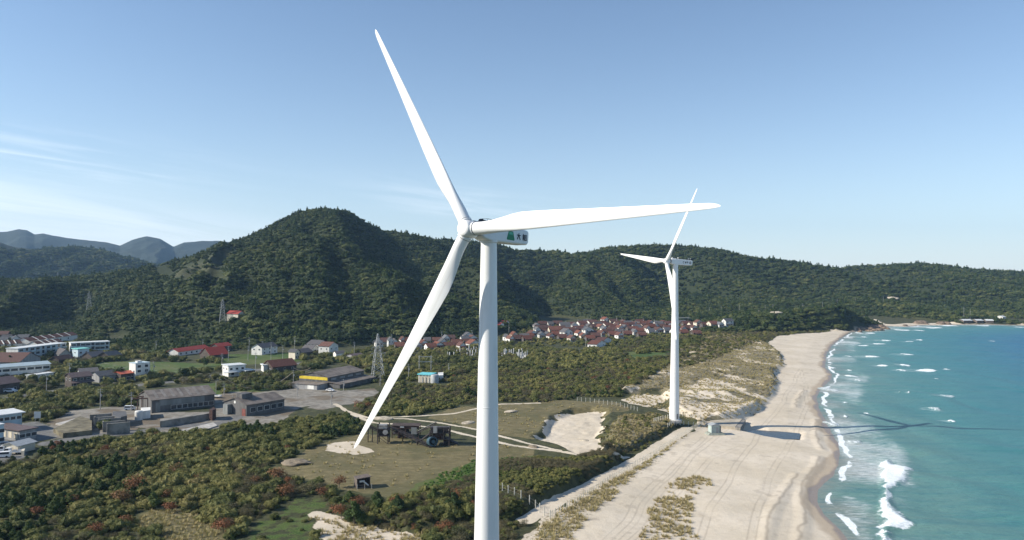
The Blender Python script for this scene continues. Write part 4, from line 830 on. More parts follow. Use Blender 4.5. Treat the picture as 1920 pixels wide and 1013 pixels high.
o, w = house("narrow white three storey block raised on posts by the road", (254, 714), (281, 711), 7, 9.2, .3, M_WALLW, M_WALLB, flat_=True, cat="office block", name="office_block", ov=.15, wins=((2, 7, 1.8, 1.3), (2, 4.4, 1.8, 1.3)), lwins=((2, 4.4, 1.3, 1.0),))
b = MB(); b.box(.3, w - .3, -.07, .02, .1, 2.8); b.build("shop_front", M_GLASS, o); b = MB(); b.box(2, 4.5, 2, 4.5, 9.53, 10.4); b.build("roof_tank", M_WALLW, o)
# --- across the lawns
house("long low community hall with thin red roof and white wall", (334, 668), (392, 660), 9, 3.2, 2, M_WALLW, M_BRIGHT, 'x', cat="community hall", name="community_hall", wins=((6, 1, 1.6, 1.2),))
house("square building with a large bright red roof at the lawn edge", (394, 674), (428, 671), 13, 3.0, 4.6, M_WALLD, M_BRIGHT, 'x', cat="hall", name="assembly_hall")
house("smaller red roofed wing behind the square red roofed building", (410, 660), (434, 657), 8, 4, 2, M_WALLD, M_BRIGHT, 'x')
house("grey roofed two storey white house at the far edge of the lawn", (491, 666), (520, 662), 9, 5.4, 2.6, M_WALLW, M_SLATE, 'x', wins=((3, 3.6, 1.3, 1.1), (3, 1, 1.4, 1.2)), lwins=((2, 3.6, 1.2, 1),))
house("narrow cream two storey gable beside a dark tiled house", (553, 674), (562, 673), 6, 5.2, 1.6, M_WALLC, M_SLATE, 'y', wins=((1, 3.4, 1.2, 1.1), (2, 1, 1, 1.1)))
house("dark tiled house attached to the narrow cream gable", (563, 673), (586, 670), 9, 4.2, 2.2, M_WALLD, M_SLATE, 'x', wins=((2, 1, 1.4, 1.2),))
house("small white gabled house with dark side roof behind the lawn", (584, 664), (598, 662), 9, 3.4, 2.6, M_WALLW, M_SLATE, 'y', wins=((1, 1.6, 1.4, 1.3),))
house("dark blue roofed white house behind the red roofed gable", (596, 661), (615, 658), 10, 6, 2.6, M_WALLW, M_SLATE, 'y', wins=((1, 3.6, 1.3, 1.1),))
house("tall white gabled house with a red roof at the wood edge", (617, 666), (634, 663), 9, 6.4, 2.6, M_WALLW, M_RED, 'y', wins=((2, 3.8, 1.1, 1.1), (2, 1, 1.1, 1.1)), lwins=((2, 3.8, 1, 1),))
house("low white shed with dark roof below the white gabled houses", (630, 670), (646, 669), 6, 2.8, 1.4, M_WALLW, M_SLATE, 'x')
house("low grey shed by the pole near the lattice pylon", (661, 675), (681, 672), 6, 2.8, 1, M_WALLG, M_BROWN, 'x')
o, w = house("white flat roofed two storey office above the vine slope", (428, 707), (460, 704), 9, 6.2, .35, M_WALLW, M_PALE, flat_=True, cat="office", name="office_building", wins=((3, 3.8, 1.4, 1.1), (2, .9, 1.6, 1.2)), lwins=((2, 3.8, 1.2, 1),))
b = MB(); b.box(-3.5, w * .55, -3.2, -.08, 2.7, 2.95); b.build("canopy", M_PALE, o)
house("dark shed joined to the white flat roofed office", (461, 706), (478, 703), 8, 3, .4, M_WALLD, M_PALE, flat_=True)
house("red roofed house with dark walls beside a white shed", (511, 699), (556, 694), 11, 3.4, 3.4, M_WALLD, M_RED, 'x', wins=((3, 1, 1.4, 1.1),), lwins=((2, 1, 1.4, 1.1),))
house("white shed in front of the dark walled red roofed house", (494, 698), (509, 697), 7, 3.8, .6, M_WALLW, M_PALE, flat_=True)
# --- old works
def shed(label, p0, p1, d, h, rise, wall, roof, **k):
    return house(label, p0, p1, d, h, rise, wall, roof, k.pop('axis', 'x'), cat="warehouse", name="warehouse", ov=k.pop('ov', .5), **k)
o, w = shed("long grey tin warehouse, largest of the old works", (284, 775), (402, 763), 19, 5.7, 2.8, M_TIN, M_TINROOF)
b = MB(); b.box(w * .12, w * .84, -.10, -.02, 3.0, 5.4); b.build("pale_cladding", M_TINW, o)
for i in range(8): window(o, w * (.30 + .085 * i), 1.0, 2.4, 1.7, mat=None)
b = MB(); b.box(w * .06, w * .13, -.12, .02, 0, 4.5); b.build("door", M_TINW, o)
for i in range(7): b = MB(); x = w * (.08 + .13 * i); b.add([(x, 1.0, 6.21), (x + 1.2, 1.0, 6.21), (x + 1.2, 9, 8.57), (x, 9, 8.57)], [(0, 1, 2, 3)]); b.build("skylight", plain("dull_skylight", (.215, .195, .175), .7, .2, .6), o)
o, w = shed("smaller brown grey warehouse with a roof box and red door", (462, 781), (533, 768), 15, 4.7, 2.2, M_TIN, M_TINROOF)
b = MB(); b.box(w * .10, w * .36, 5.6, 9.6, 5.6, 8.4); b.build("roof_box", M_TIN, o)
for i in range(5): window(o, w * (.10 + .18 * i), 1.4, 2.6, 1.8)
b = MB(); b.box(-.08, .02, .6, 2.9, 0, 3.0); b.build("door", plain("faded_red_door", (.22, .075, .06), .7, .3, 1), o); b = MB(); b.box(-2.2, -.02, 9.5, 12.5, -1, 4.2); b.build("side_annex", M_TINW, o); b = MB(); b.lathe([(.0001, 0), (.6, .01), (.6, .1), (.0001, .12)], 12, caps=False); b.build("vent_fan", M_WALLW, o, rot=(0, R(-90), 0), loc=(-.02, 7.5, 5.2))
# yellow fronted
a = ground(615, 731); o, w = shed("warehouse with a yellow painted gable and dark side wall", (615, 727), (682, 712), 19, 5.3, 2.2, M_TIN, M_TINROOF)
b = MB(); b.box(-.10, -.02, .4, 18.6, 3.7, 5.25); b.build("yellow_band", M_YEL, o)
for i in range(4): window(o, 1.6 + i * 4.4, 4.1, 1.4, .7, 'left')
for i in range(4): window(o, w * (.08 + .23 * i), 3.5, 4.2, .9, mat=M_GREY)
b = MB(); b.prism([(-8.5, 2.1), (-.12, 2.95), (-.12, 3.15), (-8.5, 2.3)], -1, w, 'x'); b.build("lean_to_roof", M_TINROOF, o); b = MB(); b.box(-.6, w - .3, -8, -.12, -1, 2.08); b.build("lean_to_wall", M_TIN, o)
b = MB(); b.box(-9, -.12, 0, 18, -1, 2.4); b.build("office_annex", M_WALLG, o); b = MB(); b.box(-9.4, -.12, -.4, 18.4, 2.405, 2.6); b.build("annex_roof", M_TINROOF, o); b = MB(); b.box(-9.08, -8.98, 2, 6, .2, 2.3); b.build("garage_door", M_WALLW, o)
keep(o, w, 20); KEEP.append((o.location.x - 4, o.location.y + 4, 7)); KEEP.append((o.location.x + w / 2, o.location.y - 4, 9))
# bay walls and slabs
for i in range(5):
    a = ground(168 + i * 8, 797 + i * 4.5); b = MB(); b.box(-.3, .3, 0, 7.5, -1, 3.9 - (i % 2) * .2); b.box(-.6, .6, 0, .5, -1, 4.0); o = b.build("bay_wall", M_OLDCON, loc=a, rot=(0, 0, R(-58)))
    tag(o, ["dark concrete bay wall farthest from the thicket", "concrete bay wall, second of the row of five", "middle concrete bay wall of the row of five", "concrete bay wall, fourth of the row of five", "concrete bay wall nearest the thicket in the row of five"][i], "wall", "concrete bay walls of the old works"); KEEP.append((a.x + 3, a.y + 2, 5))
def block(name, label, cat, pts, z0, z1, mat, group=None):
    """a low built platform on a traced footprint"""
    P = [ground(*p) for p in pts]; c = sum(P, Vector()) / len(P); b = MB(); b.prism([(p.x - c.x, p.y - c.y) for p in P], z0, z1); o = b.build(name, mat, loc=c); tag(o, label, cat, group)
    r = max((p - c).xy.length for p in P); KEEP.append((c.x, c.y, r * .7)); return o
block("concrete_platform", "mossy ruined concrete platform below the bay walls", "platform", [(100, 812), (150, 790), (172, 796), (172, 815), (118, 822)], -1, 1.8, M_MOSS)
block("concrete_slab", "pale flat concrete slab behind the mossy platform", "slab", [(104, 797), (146, 785), (158, 789), (122, 800)], -1, .5, M_CONC)
block("storage_shed", "flat roofed plank shed beside the bay walls", "shed", [(210, 797), (222, 801), (238, 797), (236, 788), (212, 788)], -1, 3.6, M_TIN)
block("retaining_wall", "dark retaining wall along the grassy bank of the yard", "wall", [(300, 802), (392, 786), (392, 783), (300, 798)], -1, 2.4, M_OLDCON)
block("concrete_slab", "grey concrete apron beside the thicket", "slab", [(322, 812), (400, 794), (408, 800), (352, 818)], -1, .35, M_CONC)
block("rusty_hopper", "small rusty hopper at the end of the yard bank", "hopper", [(392, 788), (398, 789), (405, 786), (400, 782)], -1, 4.2, M_RUSTY)
block("storage_shed", "white flat roofed shed beside a round tank", "shed", [(266, 786), (282, 784), (282, 778), (264, 779)], -1, 3.2, M_WALLW)
a = ground(260, 787); b = MB(); b.lathe([(1.5, -1), (1.5, 3.2), (1.2, 3.6), (.1, 3.8)], 20); o = auto_smooth(b.build("water_tank", M_WALLW, loc=a)); tag(o, "round white tank beside the white shed in the yard", "tank")
a = ground(258, 772); o = empty("rusty_gantry", a, R(8)); tag(o, "rusty open steel gantry leaning on the long tin warehouse", "gantry")
for x in (0, 4, 8, 11):
    for y in (0, 5): b = MB(); b.bar((x, y, -1), (x, y, 5.6), .22); b.build("post", M_RUSTY, o)
for y in (0, 5): b = MB(); b.bar((-2, y, 5.6), (12.5, y, 5.6), .28); b.build("beam", M_RUSTY, o)
b = MB(); b.box(6.5, 10, .5, 4.4, 0, 3.4); b.build("hopper_box", M_WALLW, o); keep(o, 11, 5)
# bottom corner
house("white two storey office with a flat pale roof at the picture edge", (-40, 818), (41, 806), 10, 6.4, .4, M_WALLB, M_PALE, flat_=True, cat="office", name="office_building", ov=.9, wins=((7, 4.3, 1.5, 1.1),))
o, w = house("low grey building with a row of cream framed windows", (37, 828), (68, 822), 17, 3.6, .3, M_WALLG, M_BROWN, flat_=True, cat="building", name="low_building", ov=.5, wins=((3, 1.2, 2, 1.2),))
for i in range(5): window(o, 1.4 + i * 3.2, .9, 1.8, 1.9, 'left', mat=M_WALLC)
house("pale blue office corner beside the parked cars", (-45, 842), (7, 832), 7, 6.6, .3, M_WALLB, M_PALE, flat_=True, cat="office", name="office_building", ov=.2, wins=((5, 4.0, 2, 1.2), (5, 1.0, 2, 1.2)))
house("small tin roofed shed among the parked cars", (33, 851), (66, 843), 6, 2.6, .9, M_WALLC, M_STEEL, 'x', cat="shed", name="storage_shed")
block("storage_bin", "cream square bin beside the tin roofed shed", "bin", [(40, 855), (45, 855), (47, 850), (41, 850)], -.5, 1.6, M_WALLC)
a = ground(70, 793); o = empty("notice_board", a, R(12)); tag(o, "white notice board on two posts by the yard road", "sign"); b = MB(); b.box(-1.2, 1.2, -.08, 0, 1.8, 4.4); b.build("panel", M_WALLW, o)
for x in (-.8, .8): b = MB(); b.bar((x, .08, -.3), (x, .08, 4.3), .06); b.build("post", M_STEEL, o)
# --- small works near the pylon
o, w = house("white electrical building with an aqua roof", (784, 717), (808, 718), 7, 4.2, .5, M_WALLC, M_AQUA, flat_=True, cat="substation", name="substation_building", ov=.5)
KEEP += [(o.location.x + k * 3.5 - 2, o.location.y - j * 4 - 3, 3.5) for k in range(6) for j in range(3)]
for i in range(4): b = MB(); b.bar((w * (i + .5) / 4, -.9, -.5), (w * (i + .5) / 4, -.9, 4.1), .16, 8); b.build("column", M_WALLW, o)
a = ground(815, 718); b = MB(); b.lathe([(2.3, -1), (2.3, 4.0), (2.0, 4.5), (.1, 4.7)], 22); o = auto_smooth(b.build("storage_tank", M_STEEL, loc=a)); tag(o, "round steel tank at the end of the aqua roofed substation", "tank"); KEEP.append((a.x, a.y, 4))
block("storage_shed", "small white shed beyond the round steel tank", "shed", [(821, 714), (831, 713), (831, 708), (821, 709)], -1, 3.0, M_WALLW)
a = ground(786, 701); o = empty("switchyard_gantry", a, R(5)); tag(o, "steel lattice gantry behind the aqua roofed substation", "gantry")
for x in (0, 7):
    b = MB()
    for (sx, sy) in ((-.35, -.35), (.35, -.35), (.35, .35), (-.35, .35)): b.bar((x + sx, sy, -1), (x + sx * .5, sy * .5, 11), .07)
    for k in range(7): z = k * 1.5; b.bar((x - .35, -.35, z), (x + .33, -.33, z + 1.5), .05); b.bar((x + .35, -.35, z), (x - .33, -.33, z + 1.5), .05)
    b.build("lattice_column", M_STEEL, o)
for z in (7, 10): b = MB(); b.box(-.8, 7.8, -.15, .15, z, z + .35); b.build("beam", M_STEEL, o)
# --- pylons
def pylon(label, p, h, wb, arms, ang=25, hpx=None):
    k_ = hpx / FPX * p.y / h; h *= k_; wb *= k_ * 1.05; arms = tuple((a_ * k_, b_ * k_) for a_, b_ in arms)
    o = empty("lattice_pylon", p, R(ang)); tag(o, label, "pylon", "lattice pylons"); b = MB(); n = 9; lv = [h * (1 - (1 - k / n) ** 1.25) for k in range(n + 1)]
    hw = lambda z: wb / 2 * (1 - z / h) ** .9 + .28; th = max(.05, h * .0030)
    c4 = ((-1, -1), (1, -1), (1, 1), (-1, 1))
    for k in range(n):
        z0, z1 = lv[k], lv[k + 1]; a0, a1 = hw(z0), hw(z1)
        for i in range(4):
            sx, sy = c4[i]; tx, ty = c4[(i + 1) % 4]
            b.bar((sx * a0, sy * a0, z0 - (1 if k == 0 else 0)), (sx * a1, sy * a1, z1), th * 1.5); b.bar((sx * a0, sy * a0, z0), (tx * a1, ty * a1, z1), th); b.bar((tx * a0, ty * a0, z0), (sx * a1, sy * a1, z1), th); b.bar((sx * a1, sy * a1, z1), (tx * a1, ty * a1, z1), th * .8)
    b.build("lattice_frame", M_STEEL, o)
    for z, l in arms:
        b = MB()
        for s_ in (-1, 1): b.bar((s_ * .3, -.3, z), (s_ * l, 0, z + .3), th * 1.1); b.bar((s_ * .3, .3, z), (s_ * l, 0, z + .3), th * 1.1); b.bar((s_ * .3, 0, z + 1.3), (s_ * l, 0, z + .35), th)
        c = b.build("crossarm", M_STEEL, o)
        for s_ in (-1, 1): b = MB(); b.lathe([(.07, -1.5), (.14, -1.2), (.07, -1), (.14, -.7), (.07, -.4), (.04, 0)], 6); b.build("insulator", M_WALLG, c, loc=(s_ * l, 0, z + .3))
    return o
pylon("tall lattice pylon standing between yellow fronted warehouse and creased blade", ground(708, 712), 36, 8, ((20, 5.5), (25, 4.6), (30, 3.8)), hpx=86)
pylon("slim pale pylon on the wooded slope by the orange roofed house", ground(417, 607) + Vector((0, 0, 2)), 33, 7, ((20, 4), (24, 3.4), (28, 2.8)), hpx=42)
pylon("slim pale pylon rising from the middle of the wooded hillside", ground(167, 586) + Vector((0, 0, 2)), 38, 8, ((24, 4.4), (29, 3.8), (33, 3)), hpx=36)
pylon("tiny distant pylon near the road notch in the hills", ground(108, 524) + Vector((0, 0, 3)), 24, 6, ((16, 4), (20, 3)), hpx=11)
# --- utility poles
_polem = {}
def pole(label, px, pyb, pyt, kind='p', group="utility poles and lamps"):
    p = ground(px, pyb); h = max(6.5, (pyb - pyt) / FPX * p.y); key = (kind, round(h)); 
    if key in _polem: o = copy_tree(_polem[key]); o.location = p
    else:
        o = empty("street_lamp" if kind == 'l' else "utility_pole", p, R(20)); _polem[key] = o; hh = round(h) 
        b = MB(); b.bar((0, 0, -.8), (0, 0, hh), .17 if kind == 'p' else .13, 8, .11); b.build("pole", M_POLE, o)
        if kind == 'p':
            for z in (hh - .5, hh - 1.5): b = MB(); b.bar((-1.0, 0, z), (1.0, 0, z), .07); b.build("crossarm", M_STEEL, o)
            b = MB(); b.lathe([(.26, hh - 3.4), (.30, hh - 3.3), (.30, hh - 2.5), (.1, hh - 2.4)], 10, (.4, 0, 0)); b.build("transformer", M_WALLG, o)
        else: b = MB(); b.bar((0, 0, hh), (1.8, 0, hh + .5), .06, 6); b.build("arm", M_STEEL, o); b = MB(); b.box(1.6, 2.4, -.15, .15, hh + .42, hh + .6); b.build("lamp_head", M_STEEL, o)
    o.rotation_euler = (0, 0, R(20)); o["label"] = label; o["category"] = "street lamp" if kind == 'l' else "utility pole"; o["group"] = group; KEEP.append((p.x, p.y, 1.6)); return o
PL = [(225,713,693,'l',"street lamp beside the orange roofed shop"),(288,711,677,'p',"pole at the corner of the narrow white block"),(275,713,695,'p',"short pole in front of the narrow white block"),(130,715,680,'p',"pole beside the brown roofed roadside house"),(87,738,700,'p',"tall pole in the hedge below the school annex"),(188,768,730,'p',"pole in the vine belt behind the bay walls"),(246,770,735,'p',"pole by the rusty gantry"),(292.5,662,639,'p',"pole at the bend of the hill road"),
 (380,650,635,'p',"pole at the wood edge behind the community hall"),(467,657,633,'p',"tall pole at the wood edge above the lawn"),(465,677,648,'p',"pole standing on the lawn"),(428,677,648,'p',"pole beside the square red roofed building"),(416,697,663,'p',"pole in front of the hedge by the white office"),(479,707,662,'p',"tall pole beside the dark shed of the white office"),(492,662,640,'p',"pole touching the grey roofed house"),(508,675,643,'p',"pole in front of the grey roofed house"),(530,675,647,'p',"pole on the lawn past the grey roofed house"),(552,657,632,'p',"pole at the wood edge above the cream gable"),(572,670,653,'p',"pole in front of the dark tiled house"),(603,663,639,'p',"pole beside the dark blue roofed house"),
 (550,718,695,'p',"pole at the end of the tan cable by the vine slope"),(582,718,698,'p',"pole beside the yellow gabled warehouse"),(557,745,718,'p',"white pole standing in the gravel yard"),(420,742,717,'p',"pole at the yard edge behind the parked truck"),(405,737,723,'l',"yard lamp by the parked truck"),(436,768,745,'p',"pole at the gable of the smaller warehouse"),(573,717,705,'l',"yard lamp beside the yellow gabled warehouse"),
 (664,667,640,'p',"pole by the low grey shed near the pylon"),(734,640,628,'p',"pole behind the white houses next to the blade"),(828,638,622,'p',"pole above the red roofs between blade and tower"),(766,713,683,'p',"pole in the trees beside the blade"),(712.5,723,707,'p',"short pole just below the lattice pylon"),(621,760,733,'p',"pole at the yard exit where the track begins"),(644,733,717,'p',"pole on the bank below the yellow gabled warehouse"),(841,700,680,'p',"pole in the thicket past the substation"),(885,635,620,'p',"pole at the houses touching the tower"),
 (1101,617,597,'p',"tall pole rising over the middle of the village"),(1166,612,594,'p',"pole above the village roofs near its tallest house"),(1156,608,593,'p',"pole next to the tallest village house"),(1128,607,592,'p',"pole behind the village's tallest house"),(1083.5,610,598,'p',"pole beside the tall white village house"),(1061,613,602,'p',"pole at the wood edge behind the long grey roof"),(954,628,610,'p',"pole by the slope house behind the tower"),(946,643,625,'p',"pole at the village end beside the tower"),(1029,621,606,'p',"pole behind the long red village roof"),(1098,650,632,'p',"pole in the scrub before the village"),(1189.6,629,617,'p',"pole in front of the village's eastern roofs"),(1167.6,632,617,'p',"pole at the village front by the grey roof"),(1206,612,597,'p',"pole at the wood edge above the eastern roofs"),(1227,612,598,'p',"pole behind the long pale village roof"),
 (1290,605,593,'l',"lamp on the overpass beside the far turbine"),(1330,586,577,'p',"first pole of the hillside railway from the far turbine"),(1352,583,574,'p',"second pole of the hillside railway from the far turbine"),(1386,582,571,'p',"third pole of the hillside railway from the far turbine"),(1434.6,581,572,'p',"pole beside the pale cutting of the hillside railway"),(1449,579,570,'p',"pole above the grey cutting of the hillside railway"),(1505,583,569,'p',"railway pole at the start of the wooded headland"),(1542,577,566,'p',"railway pole over the headland's first knoll"),(1569.5,569,560,'p',"railway pole behind the brown crown on the headland"),(1603.5,566,558,'p',"railway pole behind the headland summit"),(1656,567,555,'p',"pole at the pale rock cutting by the cove"),(1807,598,575,'p',"tall pole above the far cove beach huts"),(1819,598,580,'p',"shorter pole above the far cove beach huts")]
for (x, yb, yt, k, lab) in PL: pole("grey " + ("" if 'pole' in lab.split()[:3] else "") + lab if not lab.startswith("grey") else lab, x, yb, yt, k)
# sagging cable between poles over the vine slope
def cable(label, pts, r=.11, mat=None, sag=0):
    b = MB(); P = [Vector(p) for p in pts]; Q = []
    for a_, b_ in zip(P, P[1:]):
        for k in range(10): t_ = k / 10; q = a_.lerp(b_, t_); q.z -= sag * 4 * t_ * (1 - t_); Q.append(q)
    Q.append(P[-1])
    for a_, b_ in zip(Q, Q[1:]): b.bar(a_, b_, r, 5)
    o = b.build("cable", mat or M_WALLC); tag(o, label, "cable"); return o
a, c, e = ground(420, 742), ground(550, 718), ground(582, 718)
cable("thick tan cable sagging across the vine slope behind the yard", [a + Vector((0, 0, 8.5)), c + Vector((0, 0, 6))], .16, plain("tan_cable", (.36, .30, .22), .8), 7)
cable("short tan cable sagging between the two poles by the yellow gabled warehouse", [c + Vector((0, 0, 8.2)), e + Vector((0, 0, 8.2))], .13, MATS["tan_cable"], 1.5)
# --- cars
def car(kind, col, label, px, py, ang, s=1.0):
    p = ground(px, py); o = empty({'car': "parked_car", 'van': "parked_van", 'truck': "parked_truck"}[kind], p, R(ang)); tag(o, label, kind, "vehicles parked at the works" if px < 700 else None)
    m = plain("car_paint_" + col, {'white': (.75, .75, .75), 'silver': (.42, .44, .46), 'dark': (.06, .07, .09), 'blue': (.20, .30, .40)}[col], .3, .05, 1, spec=.6)
    if kind == 'car': pr = [(-2.1, .35), (2.1, .35), (2.15, .8), (1.2, .98), (.55, 1.45), (-1.1, 1.5), (-1.9, 1.0), (-2.15, .9)]; gl = [(-1.75, 1.0), (1.1, 1.0), (.52, 1.41), (-1.05, 1.46)]
    elif kind == 'van': pr = [(-2.2, .35), (2.1, .35), (2.2, .95), (1.7, 1.15), (1.2, 1.85), (-2.1, 1.95), (-2.25, 1.0)]; gl = [(-2.0, 1.15), (1.62, 1.15), (1.15, 1.75), (-2.0, 1.85)]
    else: pr = [(.6, .5), (2.4, .5), (2.5, 1.2), (2.1, 2.1), (.6, 2.15)]; gl = [(1.0, 1.3), (2.38, 1.3), (2.08, 2.0), (1.0, 2.05)]
    b = MB(); b.prism(pr, -.82, .82, 'y'); b.build("body", m, o)
    b = MB(); b.prism(gl, -.835, .835, 'y'); b.build("window", M_GLASS, o)
    if kind == 'truck':
        b = MB(); b.box(-2.9, .5, -.95, .95, .75, .95); b.box(-2.9, .5, -.95, -.88, .95, 1.35); b.box(-2.9, .5, .88, .95, .95, 1.35); b.box(-2.9, -2.83, -.88, .88, .95, 1.35); b.build("cargo_bed", m, o)
    for x in (-1.35, 1.4):
        for y in (-.78, .78): b = MB(); b.lathe([(.0001, -.09), (.33, -.08), (.33, .08), (.0001, .09)], 12, caps=False); b.build("wheel", M_TYRE, o, loc=(x, y, .33), rot=(R(90), 0, 0))
    for y in (-.55, .55): b = MB(); b.box(2.08 if kind != 'truck' else 2.44, 2.2 if kind != 'truck' else 2.53, y - .17, y + .17, .66, .8); b.build("headlight", M_WALLW, o)
    KEEP.append((p.x, p.y, 2.5)); o.scale = (s, s, s); return o
car('van', 'white', "white van parked by the rusty gantry", 244, 769, 12); car('truck', 'white', "white truck parked at the end of the long tin warehouse", 404, 746, 165)
car('car', 'white', "white car in front of the yellow gabled warehouse", 619, 734, -20); car('car', 'white', "white car half hidden in the hedge below the brown roof", 20, 736, 5, 1.3)
car('car', 'silver', "pale car on the bend of the hill road", 283, 668, 20)
for i, (px, py, an, kd, cl, lab) in enumerate([(6, 837, 205, 'car', 'silver', "silver car parked closest to the pale blue office corner"), (14, 838, 208, 'car', 'dark', "dark car between the silver and the blue car"), (23, 839, 208, 'car', 'blue', "blue car parked beside the tin roofed shed"), (14, 848, 190, 'truck', 'white', "white pick-up truck behind the tin roofed shed"), (24, 852, 188, 'truck', 'white', "white flatbed truck below the tin roofed shed"), (5, 858, 195, 'van', 'white', "white van at the thicket edge among the parked cars")]): car(kd, cl, lab, px, py, an)
car('car', 'white', "white car by the foot of the lattice pylon", 686, 713, 15); car('van', 'silver', "silver van by the foot of the lattice pylon", 697, 711, 10)
# --- gravestones
gm = []
for i in range(4):
    b = MB(); b.box(-.5, .5, -.5, .5, -.3, .35); b.box(-.33, .33, -.33, .33, .35, .65); b.prism([(-.2, .65), (.2, .65), (.2, 1.7 + .25 * i), (0, 1.85 + .25 * i), (-.2, 1.7 + .25 * i)], -.18, .18, 'y'); gm.append(b.mesh("gravestone", M_STONE))
GP = [(x + rng.uniform(-1.5, 1.5), y + rng.uniform(-1.5, 1.5)) for x, y in [(941,667),(944,665),(948,664),(951,666),(954,662),(957,664),(960,665),(963,663),(967,665),(970,666),(974,668),(978,665),(981,667),(985,668),(973,672),(977,674),(981,676),(985,673),(989,670),(946,668),(942,671),(971,670),(979,670),(983,672),(893,655),(889,660),(885,662),(880,661),(875,663),(891,664),(886,667),(881,668),(876,669),(868,662),(861,664),(856,666),(850,668),(844,669),(838,668),(890,671)]]
for i, (px, py) in enumerate(GP):
    p = ground(px, py); o = bpy.data.objects.new("gravestone", gm[i % 4]); COL.objects.link(o); o.location = p; s = rng.uniform(1.1, 1.8); o.scale = (s, s, s * 1.15); o.rotation_euler = (0, 0, rng.uniform(0, 1))
    tag(o, "pale stone grave marker on the wooded rise behind the tall tower" if px > 930 else "pale stone grave marker between the tall tower and its creased blade", "gravestone", "gravestones east of the tower" if px > 930 else "gravestones west of the tower"); KEEP.append((p.x, p.y, 1.2)); KEEP.append((p.x, p.y - 3.5, 1.5))
# --- conveyor plant on the dry field
def girder(parent, a, b, w, name, mat=None):
    m = MB(); a = Vector(a); b = Vector(b); d = (b - a).normalized(); s = Vector((-d.y, d.x, 0)).normalized() * w / 2
    for q in (s, -s): m.bar(a + q, b + q, .13); m.bar(a + q + Vector((0, 0, .7)), b + q + Vector((0, 0, .7)), .10)
    n = 10
    for k in range(n):
        p, r_ = a.lerp(b, k / n), a.lerp(b, (k + 1) / n)
        for q in (s, -s): m.bar(p + q, r_ + q + Vector((0, 0, .7)), .06)
        m.bar(p + s, p - s, .08)
    m.add([a + s + Vector((0, 0, .45)), b + s + Vector((0, 0, .45)), b - s + Vector((0, 0, .45)), a - s + Vector((0, 0, .45))], [(0, 1, 2, 3)])
    return m.build(name, mat or M_BLK, parent)
c0 = ground(760, 832); 
def rel(px, py, z=0): g_ = ground(px, py); return Vector((g_.x - c0.x, g_.y - c0.y, z))
def plant_part(label, name, px, py, cat): o = empty(name, ground(px, py)); tag(o, label, cat); return o
o = plant_part("black steel screening tower on four legs at the field edge", "screening_tower", 719, 831, "tower"); KEEP.append((o.location.x, o.location.y, 4))
for x in (-1.8, 1.8):
    for y in (-1.5, 1.5): b = MB(); b.bar((x, y, -.3), (x, y, 7.0), .2); b.build("leg", M_BLK, o)
b = MB(); b.box(-2.1, 2.1, -1.8, 1.8, 2.7, 2.95); b.box(-2.1, 2.1, -1.8, 1.8, 5.0, 5.2); b.build("deck", M_BLK, o); b = MB(); b.prism([(-1.4, 3.0), (1.4, 3.0), (2.0, 5.0), (-2.0, 5.0)], -1.2, 1.2, 'y'); b.build("hopper", M_BLK, o)
b = MB(); b.lathe([(.9, -.5), (.9, .5)], 16); b.build("flywheel", M_GREY, o, loc=(.9, -1.35, 4.2), rot=(R(90), 0, 0)); b = MB(); b.box(-1.5, 1.2, -1, 1, 5.25, 6.6); b.build("screen_box", M_GREY, o)
for s_ in (-1, 1): b = MB(); b.bar((-2.1, 1.8 * s_, 6.2), (2.1, 1.8 * s_, 6.2), .06); b.bar((-1.8, 1.5 * s_, 2.7), (1.8, 1.5 * s_, 0), .08); b.build("brace", M_BLK, o)
o = plant_part("long black conveyor sloping down from the screening tower", "conveyor", 690, 829, "conveyor"); d = ground(716, 831) - o.location
girder(o, (-1, 0, 6.0), (d.x, d.y, 3.4), 1.2, "girder"); b = MB(); b.bar((0, 0, -.3), (0, 0, 5.8), .18); b.bar((1.5, 0, -.3), (1.5, 0, 5.5), .18); b.build("support_leg", M_BLK, o)
o = plant_part("open sided rusty machine shed in the conveyor plant", "machine_shed", 735, 822, "shed"); KEEP.append((o.location.x + 5, o.location.y + 1, 6))
W = (ground(783, 818) - ground(735, 822)).length; o.scale = (1, 1, .86)
for i in range(5):
    for y in (0, 4.5): b = MB(); x = W * i / 4; b.bar((x, y, -.3), (x, y, 5.2), .15); b.build("post", M_RUSTY, o)
b = MB(); b.box(-.3, W + .3, -.3, 4.8, 5.2, 5.4); b.build("roof", plain("rust_brown_roof", (.075, .055, .048), .85, .35, .6), o); b = MB(); b.box(0, W, -.12, 0, 4.0, 5.2); b.build("rusty_fascia", M_RUSTY, o); b = MB(); b.box(0, W, -.2, 4.7, 1.6, 1.8); b.build("deck", M_BLK, o)
b = MB(); b.box(W * .72, W * .93, -.28, -.14, 1.8, 4.7); b.build("pale_panel", M_TINW, o); b = MB(); b.box(W * .30, W * .45, -.22, -.14, 4.6, 5.1); b.build("name_board", M_WALLW, o)
b = MB(); b.box(W * .1, W * .6, 1.2, 3.4, 1.8, 3.6); b.build("engine_block", M_BLK, o); b = MB(); b.box(W * .2, W * .5, .6, 3.6, -.2, 1.55); b.build("machine_base", M_RUSTY, o)
o = plant_part("lower black conveyor slanting towards the blue drum", "conveyor", 745, 828, "conveyor"); d = ground(803, 838) - o.location; girder(o, (-3.0, 1.0, 4.6), (d.x, d.y, .5), 1.6, "girder")
for t_ in (.35, .72): b = MB(); q = Vector((-3, 1, 4.6)).lerp(Vector((d.x, d.y, .5)), t_); b.bar((q.x, q.y, -.3), (q.x, q.y, q.z), .2); b.build("support_leg", M_BLK, o)
